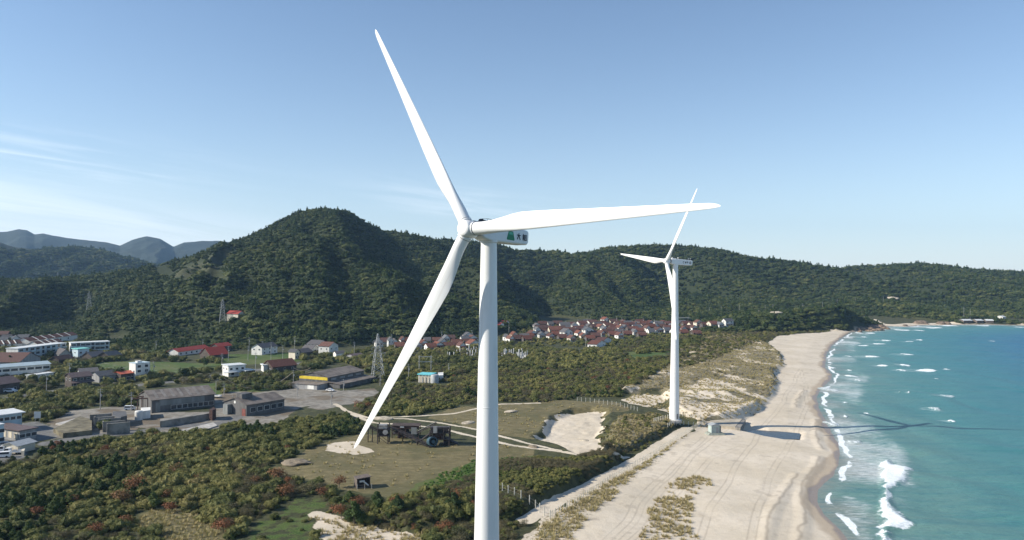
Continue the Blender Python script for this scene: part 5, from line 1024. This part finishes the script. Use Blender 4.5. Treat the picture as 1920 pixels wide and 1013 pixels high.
o = plant_part("upper grey topped conveyor rising to the crusher", "conveyor", 783, 825, "conveyor"); d = ground(818, 826) - o.location; girder(o, (0, 0, 2.4), (d.x, d.y, 6.2), 1.5, "girder"); b = MB(); b.add([(0, .5, 3.2), (0, -.5, 3.2), (d.x, d.y - .5, 7.0), (d.x, d.y + .5, 7.0)], [(0, 1, 2, 3)]); b.build("belt", M_TINW, o)
o = plant_part("big black crusher cluster at the end of the conveyor plant", "crusher_plant", 824, 833, "crusher"); KEEP.append((o.location.x, o.location.y, 5))
o.scale = (1.05, 1, .84)
for x in (-3, -.8, 1.6, 3.4):
    for y in (-2.2, 2.2): b = MB(); b.bar((x, y, -.3), (x, y, 6.5 + (x > 0) * .6), .18); b.build("leg", M_BLK, o)
for z in (2.4, 5.0): b = MB(); b.box(-3.2, 3.6, -2.4, 2.4, z, z + .2); b.build("deck", M_BLK, o)
b = MB(); b.prism([(-2.4, 5.2), (2.6, 5.2), (3.4, 7.2), (-3.0, 7.2)], -1.6, 1.6, 'y'); b.build("feed_hopper", M_BLK, o); b = MB(); b.box(-2.2, 1.2, -1.8, 1.4, 2.6, 4.9); b.build("crusher_box", M_RUSTY, o); b = MB(); b.box(1.5, 3.3, -2.0, 2, -.2, 2.3); b.build("engine_house", M_BLK, o)
for k in range(4): b = MB(); b.bar((-3 + k * 1.7, -2.3, 5.2), (-2.2 + k * 1.7, -2.3, 2.4), .09); b.bar((-3 + k * 2, -2.2, 7.2), (-3 + k * 2, -2.2, 8.1), .07); b.build("brace", M_BLK, o)
b = MB(); b.bar((-3.2, -2.4, 8.0), (3.5, -2.4, 8.0), .07); b.build("handrail", M_GREY, o)
b = MB(); b.bar((-7.5, -1, .4), (-3.2, -.6, 4.6), .35); b.bar((-7.5, .4, .4), (-3.2, .6, 4.6), .12); b.build("feed_chute", M_BLK, o); b = MB(); b.prism([(3.6, 1.2), (6.2, .2), (6.2, .5), (3.6, 2.0)], -1.2, 1.0, 'y'); b.build("discharge_chute", M_BLK, o); b = MB(); b.box(-1.9, -.6, -2.5, -1.9, 5.25, 7.9); b.build("drive_box", M_GREY, o)
a = ground(810, 838); o = empty("steel_drum", a, R(25)); tag(o, "blue steel drum lying beside the crusher", "drum"); b = MB(); b.lathe([(1.5, -1.6), (2.0, -1.55), (2.0, 1.55), (1.5, 1.6)], 28, caps=False); auto_smooth(b.build("shell", M_BLUE, o, loc=(0, 0, 2.2), rot=(R(78), 0, 0))); b = MB(); b.lathe([(.0001, -1.45), (1.45, -1.45)], 28, caps=False); b.build("end_plate", M_BLK, o, loc=(0, 0, 2.2), rot=(R(78), 0, 0)); b = MB(); b.lathe([(.0001, 1.62), (.8, 1.62), (.8, 1.7), (.0001, 1.7)], 20, caps=False); b.build("hub_cap", M_BLUE, o, loc=(0, 0, 2.2), rot=(R(78), 0, 0)); b = MB(); b.box(-1.6, 1.6, -1.2, 1.2, -.2, .35); b.build("cradle", M_BLK, o); o.scale = (.82, .82, .82); KEEP.append((a.x, a.y, 3))
# wooden shelter
a = ground(679, 913); o = empty("wooden_shelter", a, R(28)); tag(o, "small grey timber shelter with an open front on the dry field", "shelter"); KEEP.append((a.x, a.y, 3.5))
b = MB(); b.box(-1.9, -1.78, -1.4, 1.4, -.2, 2.7); b.box(1.78, 1.9, -1.4, 1.4, -.2, 2.7); b.box(-1.78, 1.78, 1.3, 1.4, -.2, 2.7); b.build("wall", M_TIMB, o); b = MB(); b.add([(-2.1, -1.7, 2.72), (2.1, -1.7, 2.95), (2.1, 1.6, 2.95), (-2.1, 1.6, 2.72), (-2.1, -1.7, 2.85), (2.1, -1.7, 3.08), (2.1, 1.6, 3.08), (-2.1, 1.6, 2.85)], [(3,2,1,0),(4,5,6,7),(0,1,5,4),(1,2,6,5),(2,3,7,6),(3,0,4,7)]); b.build("roof", M_TIMB, o)
b = MB(); b.box(-1.2, .3, -1.46, -1.42, 1.7, 2.2); b.build("white_board", M_WALLW, o); b = MB(); b.bar((-.2, -1.5, 2.0), (1.3, -1.5, .6), .22); b.build("white_plank", M_WALLW, o); b = MB(); b.box(-1.78, 1.78, -1.38, 1.3, -.1, .15); b.build("floor", M_TIMB, o)
# beach hut, culvert
a = ground(1339, 815); o = empty("pump_hut", a, R(12)); tag(o, "small grey green hut on a concrete base beside the drain", "hut"); b = MB(); b.add([(-4, -2.2, -.6), (4.6, -2.6, -.6), (5.2, 2.6, -.6), (-3.6, 3, -.6), (-2.4, -1, .9), (3, -1.2, .9), (3.2, 1.8, .9), (-2.2, 2, .9)], [(3,2,1,0),(4,5,6,7),(0,1,5,4),(1,2,6,5),(2,3,7,6),(3,0,4,7)]); b.build("base", plain("greenish_concrete", (.26, .28, .24), .9, .3, .6), o)
b = MB(); b.box(-1.7, 1.7, -1.1, 1.6, .9, 3.7); b.build("wall", plain("grey_green_sheet", (.36, .42, .40), .7, .15, .8), o); b = MB(); b.prism([(-2.0, 3.7), (2.0, 3.7), (2.0, 3.8), (0, 4.4), (-2.0, 3.8)], -1.4, 1.9, 'y'); b.build("roof", M_STEEL, o); b = MB(); b.box(.3, 1.2, -1.17, -1.1, .9, 3.0); b.build("door", M_WALLG, o); b = MB(); b.box(2.2, 2.35, -1, 1, .9, 3.4); b.build("screen_post", M_STEEL, o)
block("culvert_apron", "sloping concrete apron of the drain behind the hut", "concrete apron", [(1322, 800), (1332, 788), (1392, 792), (1378, 806)], -1.5, .9, plain("sandy_concrete", (.42, .37, .29), .9, .2, .4))
block("culvert_wall", "dark concrete side wall of the drain mouth", "wall", [(1378, 806), (1392, 792), (1398, 794), (1388, 808)], -1.5, 1.3, M_OLDCON)
P = np.array([flat(x, y, 1.2) for x, y in [(1384,806),(1420,804),(1458,806),(1500,810),(1499,821),(1470,821),(1440,817),(1408,811)]])
b = MB(); b.add([(x, y, .62) for x, y in P], [tuple(range(len(P)))]); t = NT("drain_water"); M_POOL = t.done((.030, .038, .045), .25, 0, .3); o = b.build("drain_water", M_POOL); tag(o, kind="structure")
# distant cove huts
for i, (px, py, w, lab) in enumerate([(1815, 606, 16, "long pale roofed boathouse on the far cove beach"), (1838, 606, 12, "low pale roofed boathouse, second on the far cove beach"), (1856, 606, 14, "low pale roofed boathouse, last on the far cove beach"), (1883, 599, 6, "small white hut above the far cove beach")]):
    house(lab, (px - w / 2, py), (px + w / 2, py - .6), 9, 3.6, 1.6, M_TIMB if i < 3 else M_WALLW, M_PALE, 'x', cat="boathouse" if i < 3 else "hut", name="boathouse" if i < 3 else "beach_hut")
# railway cutting and overpass
a, c = ground(1268, 603), ground(1292, 602); b = MB(); d = c - a; b.box(0, d.length, -2, 2, 4.2, 5.0); o = b.build("overpass_deck", M_CONC, loc=a, rot=(0, 0, math.atan2(d.y, d.x))); tag(o, "thin concrete overpass at the hill foot beside the far turbine", "bridge")
# --- rocks at the headland
rk = []
for i in range(4):
    bm = bmesh.new(); bmesh.ops.create_icosphere(bm, subdivisions=3, radius=1); r = random.Random(i)
    for v in bm.verts: n_ = .72 + .5 * float(vnoise(np.array([v.co.x * 1.7 + 9 * i]), np.array([v.co.y * 1.7 + v.co.z * 2.3]), i)[0]); v.co = Vector((v.co.x * 1.2, v.co.y * .9, v.co.z * .75)) * n_
    me = bpy.data.meshes.new("rock"); bm.to_mesh(me); bm.free(); me.materials.append(plain("brown_sea_rock", (.20, .15, .11), .9, .4, .4, bump=.6)); rk.append(me)
RK = [(1597,618,6),(1606,619,7),(1616,619,8),(1626,618,9),(1636,616,10),(1645,615,11),(1652,615,9),(1658,616,6),(1665,617,4),(1630,621,5),(1612,622,4),(1649,619,6),(1640,620,5),(1725,608,10),(1733,608,7),(1764,608,8),(1775,608,6),(1697,611,4)]
for i, (px, py, s) in enumerate(RK):
    p = flat(px, py, .5); o = bpy.data.objects.new("sea_rock", rk[i % 4]); COL.objects.link(o); o.location = (p[0], p[1], .2); o.scale = (s * .85, s * .75, s * (.62 if i < 13 else .8)); o.rotation_euler = (0, 0, i * 1.7)
    tag(o, ("brown rock at the foot of the wooded headland, " + ORD[i] + " seaward") if i < 13 else "brown rock on the far cove shore, " + ORD[i - 13] + " along it", "rock", "rocks at the foot of the headland" if i < 13 else "rocks on the far shore")
# --- stake fences
stake = MB().prism([(-.055, -.03), (.055, -.03), (.055, .03), (-.055, .03)], -.3, 1.75).add([(-.055,-.03,1.75),(.055,-.03,1.75),(.055,.03,1.75),(-.055,.03,1.75),(0,0,1.84)], [(0,1,4),(1,2,4),(2,3,4),(3,0,4)]).mesh("post", M_PVC)
def fence(label, pts, n, hs=1.0, rail=False, th=1.0):
    G = [ground(x, y) for x, y in pts]; seg = [(G[i + 1] - G[i]).xy.length for i in range(len(G) - 1)]; tot = sum(seg); o = empty("stake_fence", G[0]); tag(o, label, "fence", "white stake fences on the dunes"); last = None
    for k in range(n):
        s = tot * k / max(1, n - 1); i = 0
        while i < len(seg) - 1 and s > seg[i]: s -= seg[i]; i += 1
        q = G[i].lerp(G[i + 1], min(1, s / seg[i])); z = h1(q.x, q.y); c = bpy.data.objects.new("post", stake); COL.objects.link(c); c.parent = o; c.location = (q.x - o.location.x, q.y - o.location.y, z - o.location.z); c.scale = (th, th, hs * float(rng.uniform(.9, 1.08))); c.rotation_euler = (float(rng.uniform(-.04, .04)), float(rng.uniform(-.05, .05)), .4)
        KEEP.append((q.x, q.y, .8))
    b = MB(); m = max(2, n)
    for zz in (.75, 1.4):
        prev = None
        for k in range(m):
            s = tot * k / (m - 1); i = 0
            while i < len(seg) - 1 and s > seg[i]: s -= seg[i]; i += 1
            q = G[i].lerp(G[i + 1], min(1, s / seg[i])); q = Vector((q.x, q.y, h1(q.x, q.y) + zz * hs)) - o.location
            if prev is not None: b.bar(prev, q, .014, 4)
            prev = q
    b.build("wire", M_GREY, o)
fence("longest white stake fence along the sandy track", [(1030, 972), (1080, 945), (1140, 905), (1190, 875), (1240, 845), (1285, 815), (1318, 796)], 98, 1.05, th=1.3)
fence("stake fence stepping down the scrub beside the tall tower", [(942, 922), (960, 928), (980, 937), (1000, 950), (1018, 966), (1032, 973)], 9, 1.25, th=1.8)
fence("short stake fence around the landward side of the far turbine", [(1226, 792), (1233, 790), (1246, 787), (1252, 786)], 8, 1.0, th=2.0)
fence("stake fence on the dune crest seaward of the far turbine", [(1270, 779), (1285, 781), (1300, 785), (1318, 790)], 12, 1.0, th=2.0)
fence("inner stake fence just below the far turbine", [(1252, 801), (1268, 798), (1284, 797), (1300, 799)], 10, .9, th=2.0)
fence("stake fence across the heath behind the sand pit", [(1082, 752), (1110, 755), (1140, 759), (1170, 764), (1195, 771)], 16, 1.1, th=1.6)
fence("three dark posts in front of the timber shelter", [(670, 919), (688, 918), (697, 917)], 3, .9)
# plants and heaps
for i, (px, py, s, lab) in enumerate([(555, 868, 4.0, "low grey brown earth heap on the dry field"), (958, 772, 3, "pale sand heap beside the tall tower"), (1000, 838, 2.2, "rubble heap at the mouth of the sand pit"), (718, 786, 4.2, "stony heap between the two tracks"), (878, 793, 2.6, "small pointed sand heap beside the track"), (683, 896, 1.8, "earth heap behind the timber shelter"), (1420, 587, 13, "pale bare cutting beside the hillside railway poles"), (1455, 587, 9, "smaller pale cutting beside the first one on the hillside railway"), (1672, 560, 12, "pale rock cutting above the wooded headland"), (1092, 826, 2.0, "small dug heap on the floor of the sand pit")]):
    p = ground(px, py); o = bpy.data.objects.new("earth_heap", rk[i % 4].copy()); o.data.materials[0] = plain("heap_earth_" + str(int(i in (1, 4, 6, 3, 7, 8, 9))), [(.22, .18, .13), (.46, .40, .31)][1 if i in (1, 4, 6, 3, 7, 8, 9) else 0], .95, .35, .6, bump=.5); COL.objects.link(o); o.location = (p.x, p.y, p.z); o.scale = (s, s * .9, s * .33); o.rotation_euler = (0, 0, i); tag(o, lab, "heap"); KEEP.append((p.x, p.y, s))
# ---------------------------------------------------------------- planting, once everything built is in its place
KP = np.array(KEEP)
def unbuilt(X, Y, pad=0.0):
    m = np.ones(len(X), bool)
    for (x, y, r) in KEEP: m &= (X - x) ** 2 + (Y - y) ** 2 > (r + pad) ** 2
    return m
# forest on the hills
fx, fy = [], []
for y0, y1, d in ((520, 1250, 4.9), (1250, 1900, 6.6), (1900, 2700, 11)):
    a, b = jgrid(-1450 if y0 > 1200 else -1000, 1500, y0, y1, d); fx.append(a); fy.append(b)
fx = np.concatenate(fx); fy = np.concatenate(fy); u, _ = at_px(fx, fy)
k = (u > -60) & (u < 1980) & (np.hypot(fx, fy) < 2800); fx, fy = fx[k], fy[k]
fz, fs, fh = H(fx, fy, True)
FOOTH = poly([(-120,655),(-120,600),(0,600),(150,606),(300,612),(440,618),(660,622),(660,640),(440,656),(360,655),(330,668),(240,660),(215,650),(150,636),(60,632),(0,630),(-60,650)], 5)
lawn = sum(soft(fx, fy, L_, 1) for L_ in LAWN) < .3
k = ((fh > .25) | ((soft(fx, fy, FOOTH, 6) > .5) & lawn)) & (fs > 9) & ((soft(fx, fy, BROWNCUT, 6) < .4) | (rng.random(len(fx)) < .10)) & unbuilt(fx, fy, 2)
# drop what no viewpoint near the camera could see: far sides of the ridges
vis = np.ones(len(fx), bool)
for t_ in (.97, .93, .88, .80, .70):
    gz = H(fx * t_, fy * t_)[0] if False else H(fx * t_, fy * t_); line = CAMZ + (fz + 14 - CAMZ) * t_; vis &= gz < line + 6
k &= vis
# a road notch and clearings
for pts in ([(200,508),(330,512),(300,520),(210,516)], [(1655,556),(1700,553),(1690,566),(1660,564)], [(180,632),(225,616),(250,622),(235,640),(200,640)]):
    pp = np.array([tuple(ground(x, y))[:2] for x, y in pts]); k &= soft(fx, fy, pp, 4) < .5
fx, fy, fz, fh = fx[k], fy[k], fz[k], fh[k]; n = len(fx)
near_edge = fh < .9
sc = (.46 + .62 * rng.random(n) ** 1.7) * np.where(fy > 1900, 1.9, np.where(fy > 1250, 1.25, 1.0)) * np.where(near_edge, .9, 1) * (.8 + .4 * vnoise(fx / 45, fy / 45, 3))
ced = (vnoise(fx / 55, fy / 55, 15) > .82) & (rng.random(n) < .2)
protoL = [make_tree(HILL[i], *((lambda p: (p.x, p.y))(ground(px, py))), s, i * 1.3, lab, "tree", None) for i, (px, py, s, lab) in enumerate([
    (196, 806, .52, "dense dark tree hiding the concrete bay walls of the old plant"), (345, 705, .6, "rounded dark tree on the grass bank below the red roofed community hall"),
    (147, 695, .85, "bushy dark green tree beside the turquoise roofed house"), (222, 712, .85, "broad dark tree behind the orange roofed shop"), (590, 697, .7, "dark bushy tree above the yellow fronted warehouse")])]
protoC = [make_tree(CEDAR[i], *((lambda p: (p.x, p.y))(ground(px, py))), s, i, lab, "tree", None) for i, (px, py, s, lab) in enumerate([(18, 690, .7, "pointed dark conifer behind the long two storey school building"), (383, 688, .6, "narrow conifer on the lawn below the red roofed community hall")])]
crown = lambda t_: t_.children[0] if "crown" in t_.children[0].name else t_.children[1]
CL = [crown(t_) for t_ in protoL]; CC = [crown(t_) for t_ in protoC]
for o in CL + CC: pass
idx = np.where(ced, 5 + rng.integers(0, 2, n), rng.integers(0, 5, n)); sc2 = np.where(ced, sc * .85, sc); zs_ = sc2 * rng.uniform(.52, .88, n)
scatter("forest", CL + CC, np.stack([fx, fy, fz - .3], 1), sc2, rng.uniform(0, 6.28, n), idx, zscale=zs_)
print("hill trees", n)

# scrub and thickets on the flat
THICK = [poly([(-220,1100),(-220,860),(0,872),(62,862),(110,835),(250,822),(330,815),(400,808),(440,800),(500,802),(545,785),(600,782),(642,778),(690,803),(640,820),(560,848),(500,878),(520,900),(560,905),(640,925),(700,942),(760,945),(890,930),(900,960),(890,1100)], 4),
 poly([(655,765),(700,745),(740,728),(800,722),(860,700),(960,695),(1010,690),(1060,688),(1120,680),(1185,675),(1240,668),(1262,680),(1245,700),(1200,722),(1160,742),(1100,745),(1000,752),(930,752),(860,762),(800,775),(740,782),(690,782)], 4)]
MIDV = [poly(p, 4.5) for p in ([(700,720),(740,690),(780,665),(830,655),(900,650),(960,650),(1050,658),(1110,655),(1160,652),(1180,672),(1120,680),(1060,690),(960,697),(860,702),(800,722),(740,730)],
 [(-150,790),(-150,745),(0,752),(60,742),(150,732),(240,728),(262,745),(255,768),(200,772),(120,778),(90,790),(0,800)], [(400,742),(420,715),(480,705),(560,700),(590,705),(580,722),(500,732),(440,735)],
 [(640,672),(700,655),(740,650),(760,668),(720,700),(700,722),(690,690),(650,690)], [(560,660),(600,655),(640,668),(600,690),(575,695)], [(1195,662),(1215,642),(1290,640),(1318,646),(1310,654),(1255,658)])]
HEATH = [poly(p, 4.5) for p in ([(1262,700),(1250,668),(1310,640),(1380,626),(1440,618),(1560,616),(1545,622),(1440,635),(1400,650),(1330,680)],[(1120,655),(1180,640),(1240,632),(1330,622),(1390,612),(1560,606),(1590,612),(1440,622),(1330,632),(1260,650),(1180,660)])]
def plant(polys, d, dens, w=1.0, clr=True, lim=.5):
    P = np.vstack(polys); x, y = jgrid(P[:, 0].min(), P[:, 0].max(), P[:, 1].min(), P[:, 1].max(), d)
    xx = x + fbm(x, y, 9, 3, 71) * 5; yy = y + fbm(x, y, 9, 3, 72) * 6
    m = np.zeros(len(x)); 
    for q in polys: m = np.maximum(m, soft(xx, yy, q, w))
    k = (m > lim) & (rng.random(len(x)) < dens) & (clear_of(x, y) if clr else dline(x, y, TRACKS[2][0]) > TRACKS[2][1] + .8); x, y = x[k], y[k]; k = unbuilt(x, y, 1); x, y = x[k], y[k]
    z, s, hm = H(x, y, True); k = (s > 14) & (hm < .3); return x[k], y[k], z[k]
groups = {}   # kind -> list of (x, y, z, scale)
def addk(kind, x, y, z, s):
    groups.setdefault(kind, []).append(np.stack([x, y, z, s, s], 1))
x, y, z = plant(THICK, 1.95, .95); u, v = at_px(x, y, z)
k = (soft(x, y, CLEAR, 1.5) < .4) & (soft(x, y, PATCH, 1) < .4) & ((soft(x, y, GRASSY, 1.5) < .4) | (rng.random(len(x)) < .12)) & (soft(x, y, FIELD, 1.5) < .35) & (u > -80); x, y, z = x[k], y[k], z[k]
r = rng.random(len(x)); pn = vnoise(x / 16, y / 16, 81); tn_ = vnoise(x / 20, y / 20, 83); rn_ = vnoise(x / 9, y / 9, 85)
far2 = y > 330
kind = np.where((tn_ > .55) & (r < .6), 3, 0); kind = np.where((pn > .76) & (r < .65), 1, kind); kind = np.where((rn_ > .90) & (r > .6) & ~far2, 2, kind); kind = np.where(far2 & (r < .35), 3, kind); kind = np.where(r > .995, 2, kind)
size = (.32 + .58 * rng.random(len(x)) ** 1.8) * (.8 + .5 * vnoise(x / 14, y / 14, 87)) * np.where(far2, .78, .85)
for kk in range(4):
    m = kind == kk; addk(kk, x[m], y[m], z[m], size[m] * (1.12 if kk == 1 else 1) * (1 + .25 * (kk == 2)))
x, y, z = plant(MIDV, 3.6, .9); r = rng.random(len(x)); m = r < .8
s_ = rng.uniform(.45, 1.25, len(x)) * (.6 + .6 * vnoise(x / 18, y / 18, 88)); addk(0, x[m], y[m], z[m], s_[m]); addk(3, x[~m], y[~m], z[~m], s_[~m])
VILL = [poly([(930,660),(940,625),(1000,612),(1100,606),(1250,604),(1380,608),(1400,618),(1330,626),(1262,632),(1190,640),(1160,655),(1100,652),(1040,645),(980,655)], 5), poly([(720,665),(730,640),(800,634),(900,630),(900,660),(800,668)], 5)]
x, y, z = plant(VILL, 5.0, .55); s_ = rng.uniform(.35, .9, len(x)); addk(0, x, y, z, s_)
TOWNV = [poly([(-150,750),(-150,650),(0,640),(60,640),(150,640),(210,650),(260,660),(330,672),(440,676),(420,712),(300,722),(170,742),(60,750)], 5)]
x, y, z = plant(TOWNV, 5.0, .62); m = np.ones(len(x), bool)
for L_ in LAWN[:2]: m &= soft(x, y, L_, 1) < .4
x, y, z = x[m], y[m], z[m]; s_ = rng.uniform(.5, 1.4, len(x)); m = rng.random(len(x)) < .8; addk(0, x[m], y[m], z[m], s_[m]); addk(3, x[~m], y[~m], z[~m], s_[~m])
x, y, z = plant(HEATH, 3.4, .75); r = rng.random(len(x)); s_ = rng.uniform(.3, .8, len(x)); m = r < .5; addk(3, x[m], y[m], z[m], s_[m]); addk(0, x[~m], y[~m], z[~m], s_[~m] * .9)
# knolls and banks
x, y, z = plant([BANK1], 1.15, 1.0, 4.2, False, .10); r = rng.random(len(x)); s_ = rng.uniform(.22, .42, len(x)); m = (vnoise(x / 10, y / 10, 89) > .45) ; addk(3, x[m], y[m], z[m], s_[m]); addk(0, x[~m], y[~m], z[~m], s_[~m] * .8)
x, y, z = plant([BANK2], 1.4, .62, 3.0, False, .15); s_ = rng.uniform(.14, .34, len(x)); m = rng.random(len(x)) < .6; addk(3, x[m], y[m], z[m], s_[m]); addk(0, x[~m], y[~m], z[~m], s_[~m])
FOOT = poly([(930,918),(960,925),(990,940),(1012,958),(1000,978),(975,990),(960,1010),(945,1040),(880,1040),(880,930)], 4)
x, y, z = plant([FOOT], 1.3, .85, 1.5, False); s_ = rng.uniform(.25, .5, len(x)); m = rng.random(len(x)) < .6; addk(3, x[m], y[m], z[m], s_[m]); addk(0, x[~m], y[~m], z[~m], s_[~m] * .9)
x, y, z = plant([VINES], 1.2, .9); addk(4, x, y, z, rng.uniform(.12, .24, len(x)))
x, y, z = plant([DUNE], 3.2, .16); addk(3, x, y, z, rng.uniform(.16, .4, len(x)))
# a narrow belt of pines behind the far turbine and shrubs by the sand patch, set out singly
def single(kind, protos, pts, labels, cat):
    for i, (px, py, s) in enumerate(pts):
        p = ground(px, py); make_tree(protos[i % len(protos)], p.x, p.y, s, i * 2.1, labels[i], cat, None); KEEP.append((p.x, p.y, 1.2))
single("pine", PINE, [(663,985,1.35),(706,957,1.1),(745,962,1.0),(850,962,1.2),(287,955,1.0),(655,948,.9),(812,942,.85),(728,975,.6)],
 ["dark green young pine at the top edge of the sand patch", "round dark pine below the wooden shelter", "dark bushy pine beside a russet shrub below the shelter", "broad dark pine next to the tall turbine tower", "single green pine in the dry clearing", "dark pine among russet shrubs above the sand patch", "low dark pine at the edge of the creeper slope", "small dark pine on the tufted sand patch"], "pine tree")
single("rust", RUST, [(232,948,1.3),(252,925,1.45),(312,935,.9),(322,962,.9),(372,905,.8),(418,998,1.2),(640,972,1.1),(670,955,1.0),(852,940,1.2),(610,935,1.0),(636,915,1.0),(745,948,1.0),(240,985,.8),(178,1005,.9),(135,950,1.1),(525,905,1.4),(535,935,1.2)],
 ["wide russet shrub on the rim of the dry clearing", "tallest orange brown shrub above the dry clearing", "thin russet shrub above the pine in the clearing", "russet shrub inside the dry clearing", "small bright russet shrub alone in the green thicket", "orange russet shrub at the foot of the grassy slope", "russet shrub leaning over the sand patch", "rounded russet shrub just above the sand patch", "russet shrub touching the pine next to the tall turbine tower", "dark russet shrub below the wooden shelter", "red brown shrub at the field corner beside the shelter", "brown shrub between the pines and the dry field", "small russet shrub under the dry clearing", "low russet shrub at the bottom of the thicket", "faded russet shrub deep in the green thicket", "tall brown orange shrub at the corner of the dry field", "brown orange shrub beside the grassy slope"], "shrub")
NAMES = {0: (LEAFY, "leafy green shrub in the dense coastal thicket", "shrub", "leafy shrubs of the coastal thicket", "leafy_thicket", 200), 1: (PINE, "young dark pine growing in the coastal thicket", "pine tree", "young pines of the coastal thicket", "pine_thicket", 60),
 2: (RUST, "russet brown shrub scattered in the green thicket", "shrub", "russet shrubs of the coastal thicket", "russet_undergrowth", 40), 3: (TWIG, "grey brown bare twigged shrub in the coastal thicket", "shrub", "bare shrubs of the coastal thicket", "bare_undergrowth", 60), 4: (None, "", "", "", "creeper_undergrowth", 0)}
TOTAL = 0
for kk, (protos, label, cat, grp, stuff, nmax) in NAMES.items():
    A = np.concatenate(groups[kk]); TOTAL += len(A); u, v = at_px(A[:, 0], A[:, 1], A[:, 2])
    hidden = (u > 890) & (u < 936)
    inview = (u > 5) & (u < 1915) & (v < 1035) & ~hidden & (A[:, 1] < 300) & (A[:, 0] < -3)
    order = np.argsort(-(A[:, 3] / A[:, 1]) * inview); pick = order[:nmax] if nmax else order[:0]; rest = order[nmax:]
    objs = []
    for i in pick:
        x, y, z, s, _ = A[i]; objs.append(make_tree(protos[int(i) % len(protos)], x, y, s, float(rng.uniform(0, 6.28)), label, cat, grp, z=z - .05))
    if kk == 4:
        cr = [bpy.data.objects.new("creeper_clump", crown_mesh("creeper_clump", M_VINE, 500, .22, 7, 4.0, 3.0, 700 + i, up=.8)) for i in range(2)]
        p0 = A[:2]
        for i, o in enumerate(cr): COL.objects.link(o); o.location = A[i, :3]; o.scale = (.35, .35, .3); tag(o, "low clump of bright creeper leaves on the green slope beside the tower", "creeper", "creeper clumps on the slope")
        cs = cr
    else:
        seen = []; 
        for o in objs:
            c = crown(o)
            if c.data not in [q.data for q in seen]: seen.append(c)
        cs = seen
    B = A[rest]; zs = B[:, 3] * (rng.uniform(.75, 1.15, len(B)))
    scatter(stuff, cs, B[:, :3] - np.array([0, 0, .15]), B[:, 3], rng.uniform(0, 6.28, len(B)), rng.integers(0, len(cs), len(B)), zscale=zs)
print("shrubs", TOTAL)
# dune grass tufts
def tuft_mesh(seed):
    r = random.Random(seed); V = []; F = []
    for k in range(34):
        a = r.uniform(0, 6.28); q = r.uniform(0, .35); h = r.uniform(.25, .65); w = .035; lean = r.uniform(.1, .45); x, y = q * math.cos(a), q * math.sin(a); n = len(V)
        V += [(x - w * math.sin(a), y + w * math.cos(a), 0), (x + w * math.sin(a), y - w * math.cos(a), 0), (x + lean * math.cos(a), y + lean * math.sin(a), h)]; F.append((n, n + 1, n + 2))
    me = bpy.data.meshes.new("grass_tuft"); me.from_pydata(V, [], F); me.materials.append(M_TUFT); return me
tufts = []
TSIDE = poly([(1000,1030),(1020,985),(1060,950),(1160,890),(1240,840),(1300,808),(1318,797),(1262,832),(1205,880),(1150,925),(1092,985),(1060,1040)], 3)
TB = poly([(1185,1040),(1215,985),(1235,940),(1265,905),(1300,890),(1328,892),(1330,905),(1302,935),(1292,970),(1305,1000),(1290,1040)], 2)
TX, TY, TZ = [], [], []
for P, d, thr_ in ((TSIDE, .85, .44), (TB, .8, .58), (DUNE, 1.6, .45), (SANDP, 1.5, .50), (PATCH, .9, .55), (BANK2, 1.2, .3), (CLEAR, 1.4, .3), (FIELD, 3.5, .62), (FIELD2, 3.5, .6)):
    x, y = jgrid(P[:, 0].min(), P[:, 0].max(), P[:, 1].min(), P[:, 1].max(), d); xx = x + fbm(x, y, 5, 2, 73) * 2; yy = y + fbm(x, y, 5, 2, 74) * 3
    k = (soft(xx, yy, P, .6) > .5) & (vnoise(x / 1.9, y / 1.9, 75) * .45 + vnoise(x / 9, y / 9, 76) * .35 + rng.random(len(x)) * .32 > thr_) & ((soft(x, y, SANDP, 1) < .5) if P is DUNE else True)
    for L, w in TRACKS: k &= dline(x, y, L) > w + .3
    x, y = x[k], y[k]; TX.append(x); TY.append(y); TZ.append(H(x, y))
TX, TY, TZ = map(np.concatenate, (TX, TY, TZ)); n = len(TX)
for i in range(3):
    o = bpy.data.objects.new("grass_tuft", tuft_mesh(i)); COL.objects.link(o); o.location = (TX[i], TY[i], TZ[i]); tag(o, "tuft of dry dune grass beside the stake fence", "grass tuft", "dune grass tufts"); tufts.append(o)
scatter("dune_grass", tufts, np.stack([TX, TY, TZ - .03], 1), rng.uniform(.7, 1.7, n), rng.uniform(0, 6.28, n), rng.integers(0, 3, n)); print("tufts", n)

# ---------------------------------------------------------------- haze
hz = MB(); hz.box(-6000, 6000, -600, 6200, -10, 520); hm_ = bpy.data.materials.new("haze_air"); hm_.use_nodes = True; ht_ = hm_.node_tree; ht_.nodes.clear()
ho = ht_.nodes.new("ShaderNodeOutputMaterial"); hv = ht_.nodes.new("ShaderNodeVolumePrincipled"); hv.inputs["Color"].default_value = (.42, .68, 1, 1); hv.inputs["Density"].default_value = 6.5e-5; hv.inputs["Anisotropy"].default_value = .1
ht_.links.new(hv.outputs[0], ho.inputs["Volume"])
tag(hz.build("haze", hm_), kind="stuff")
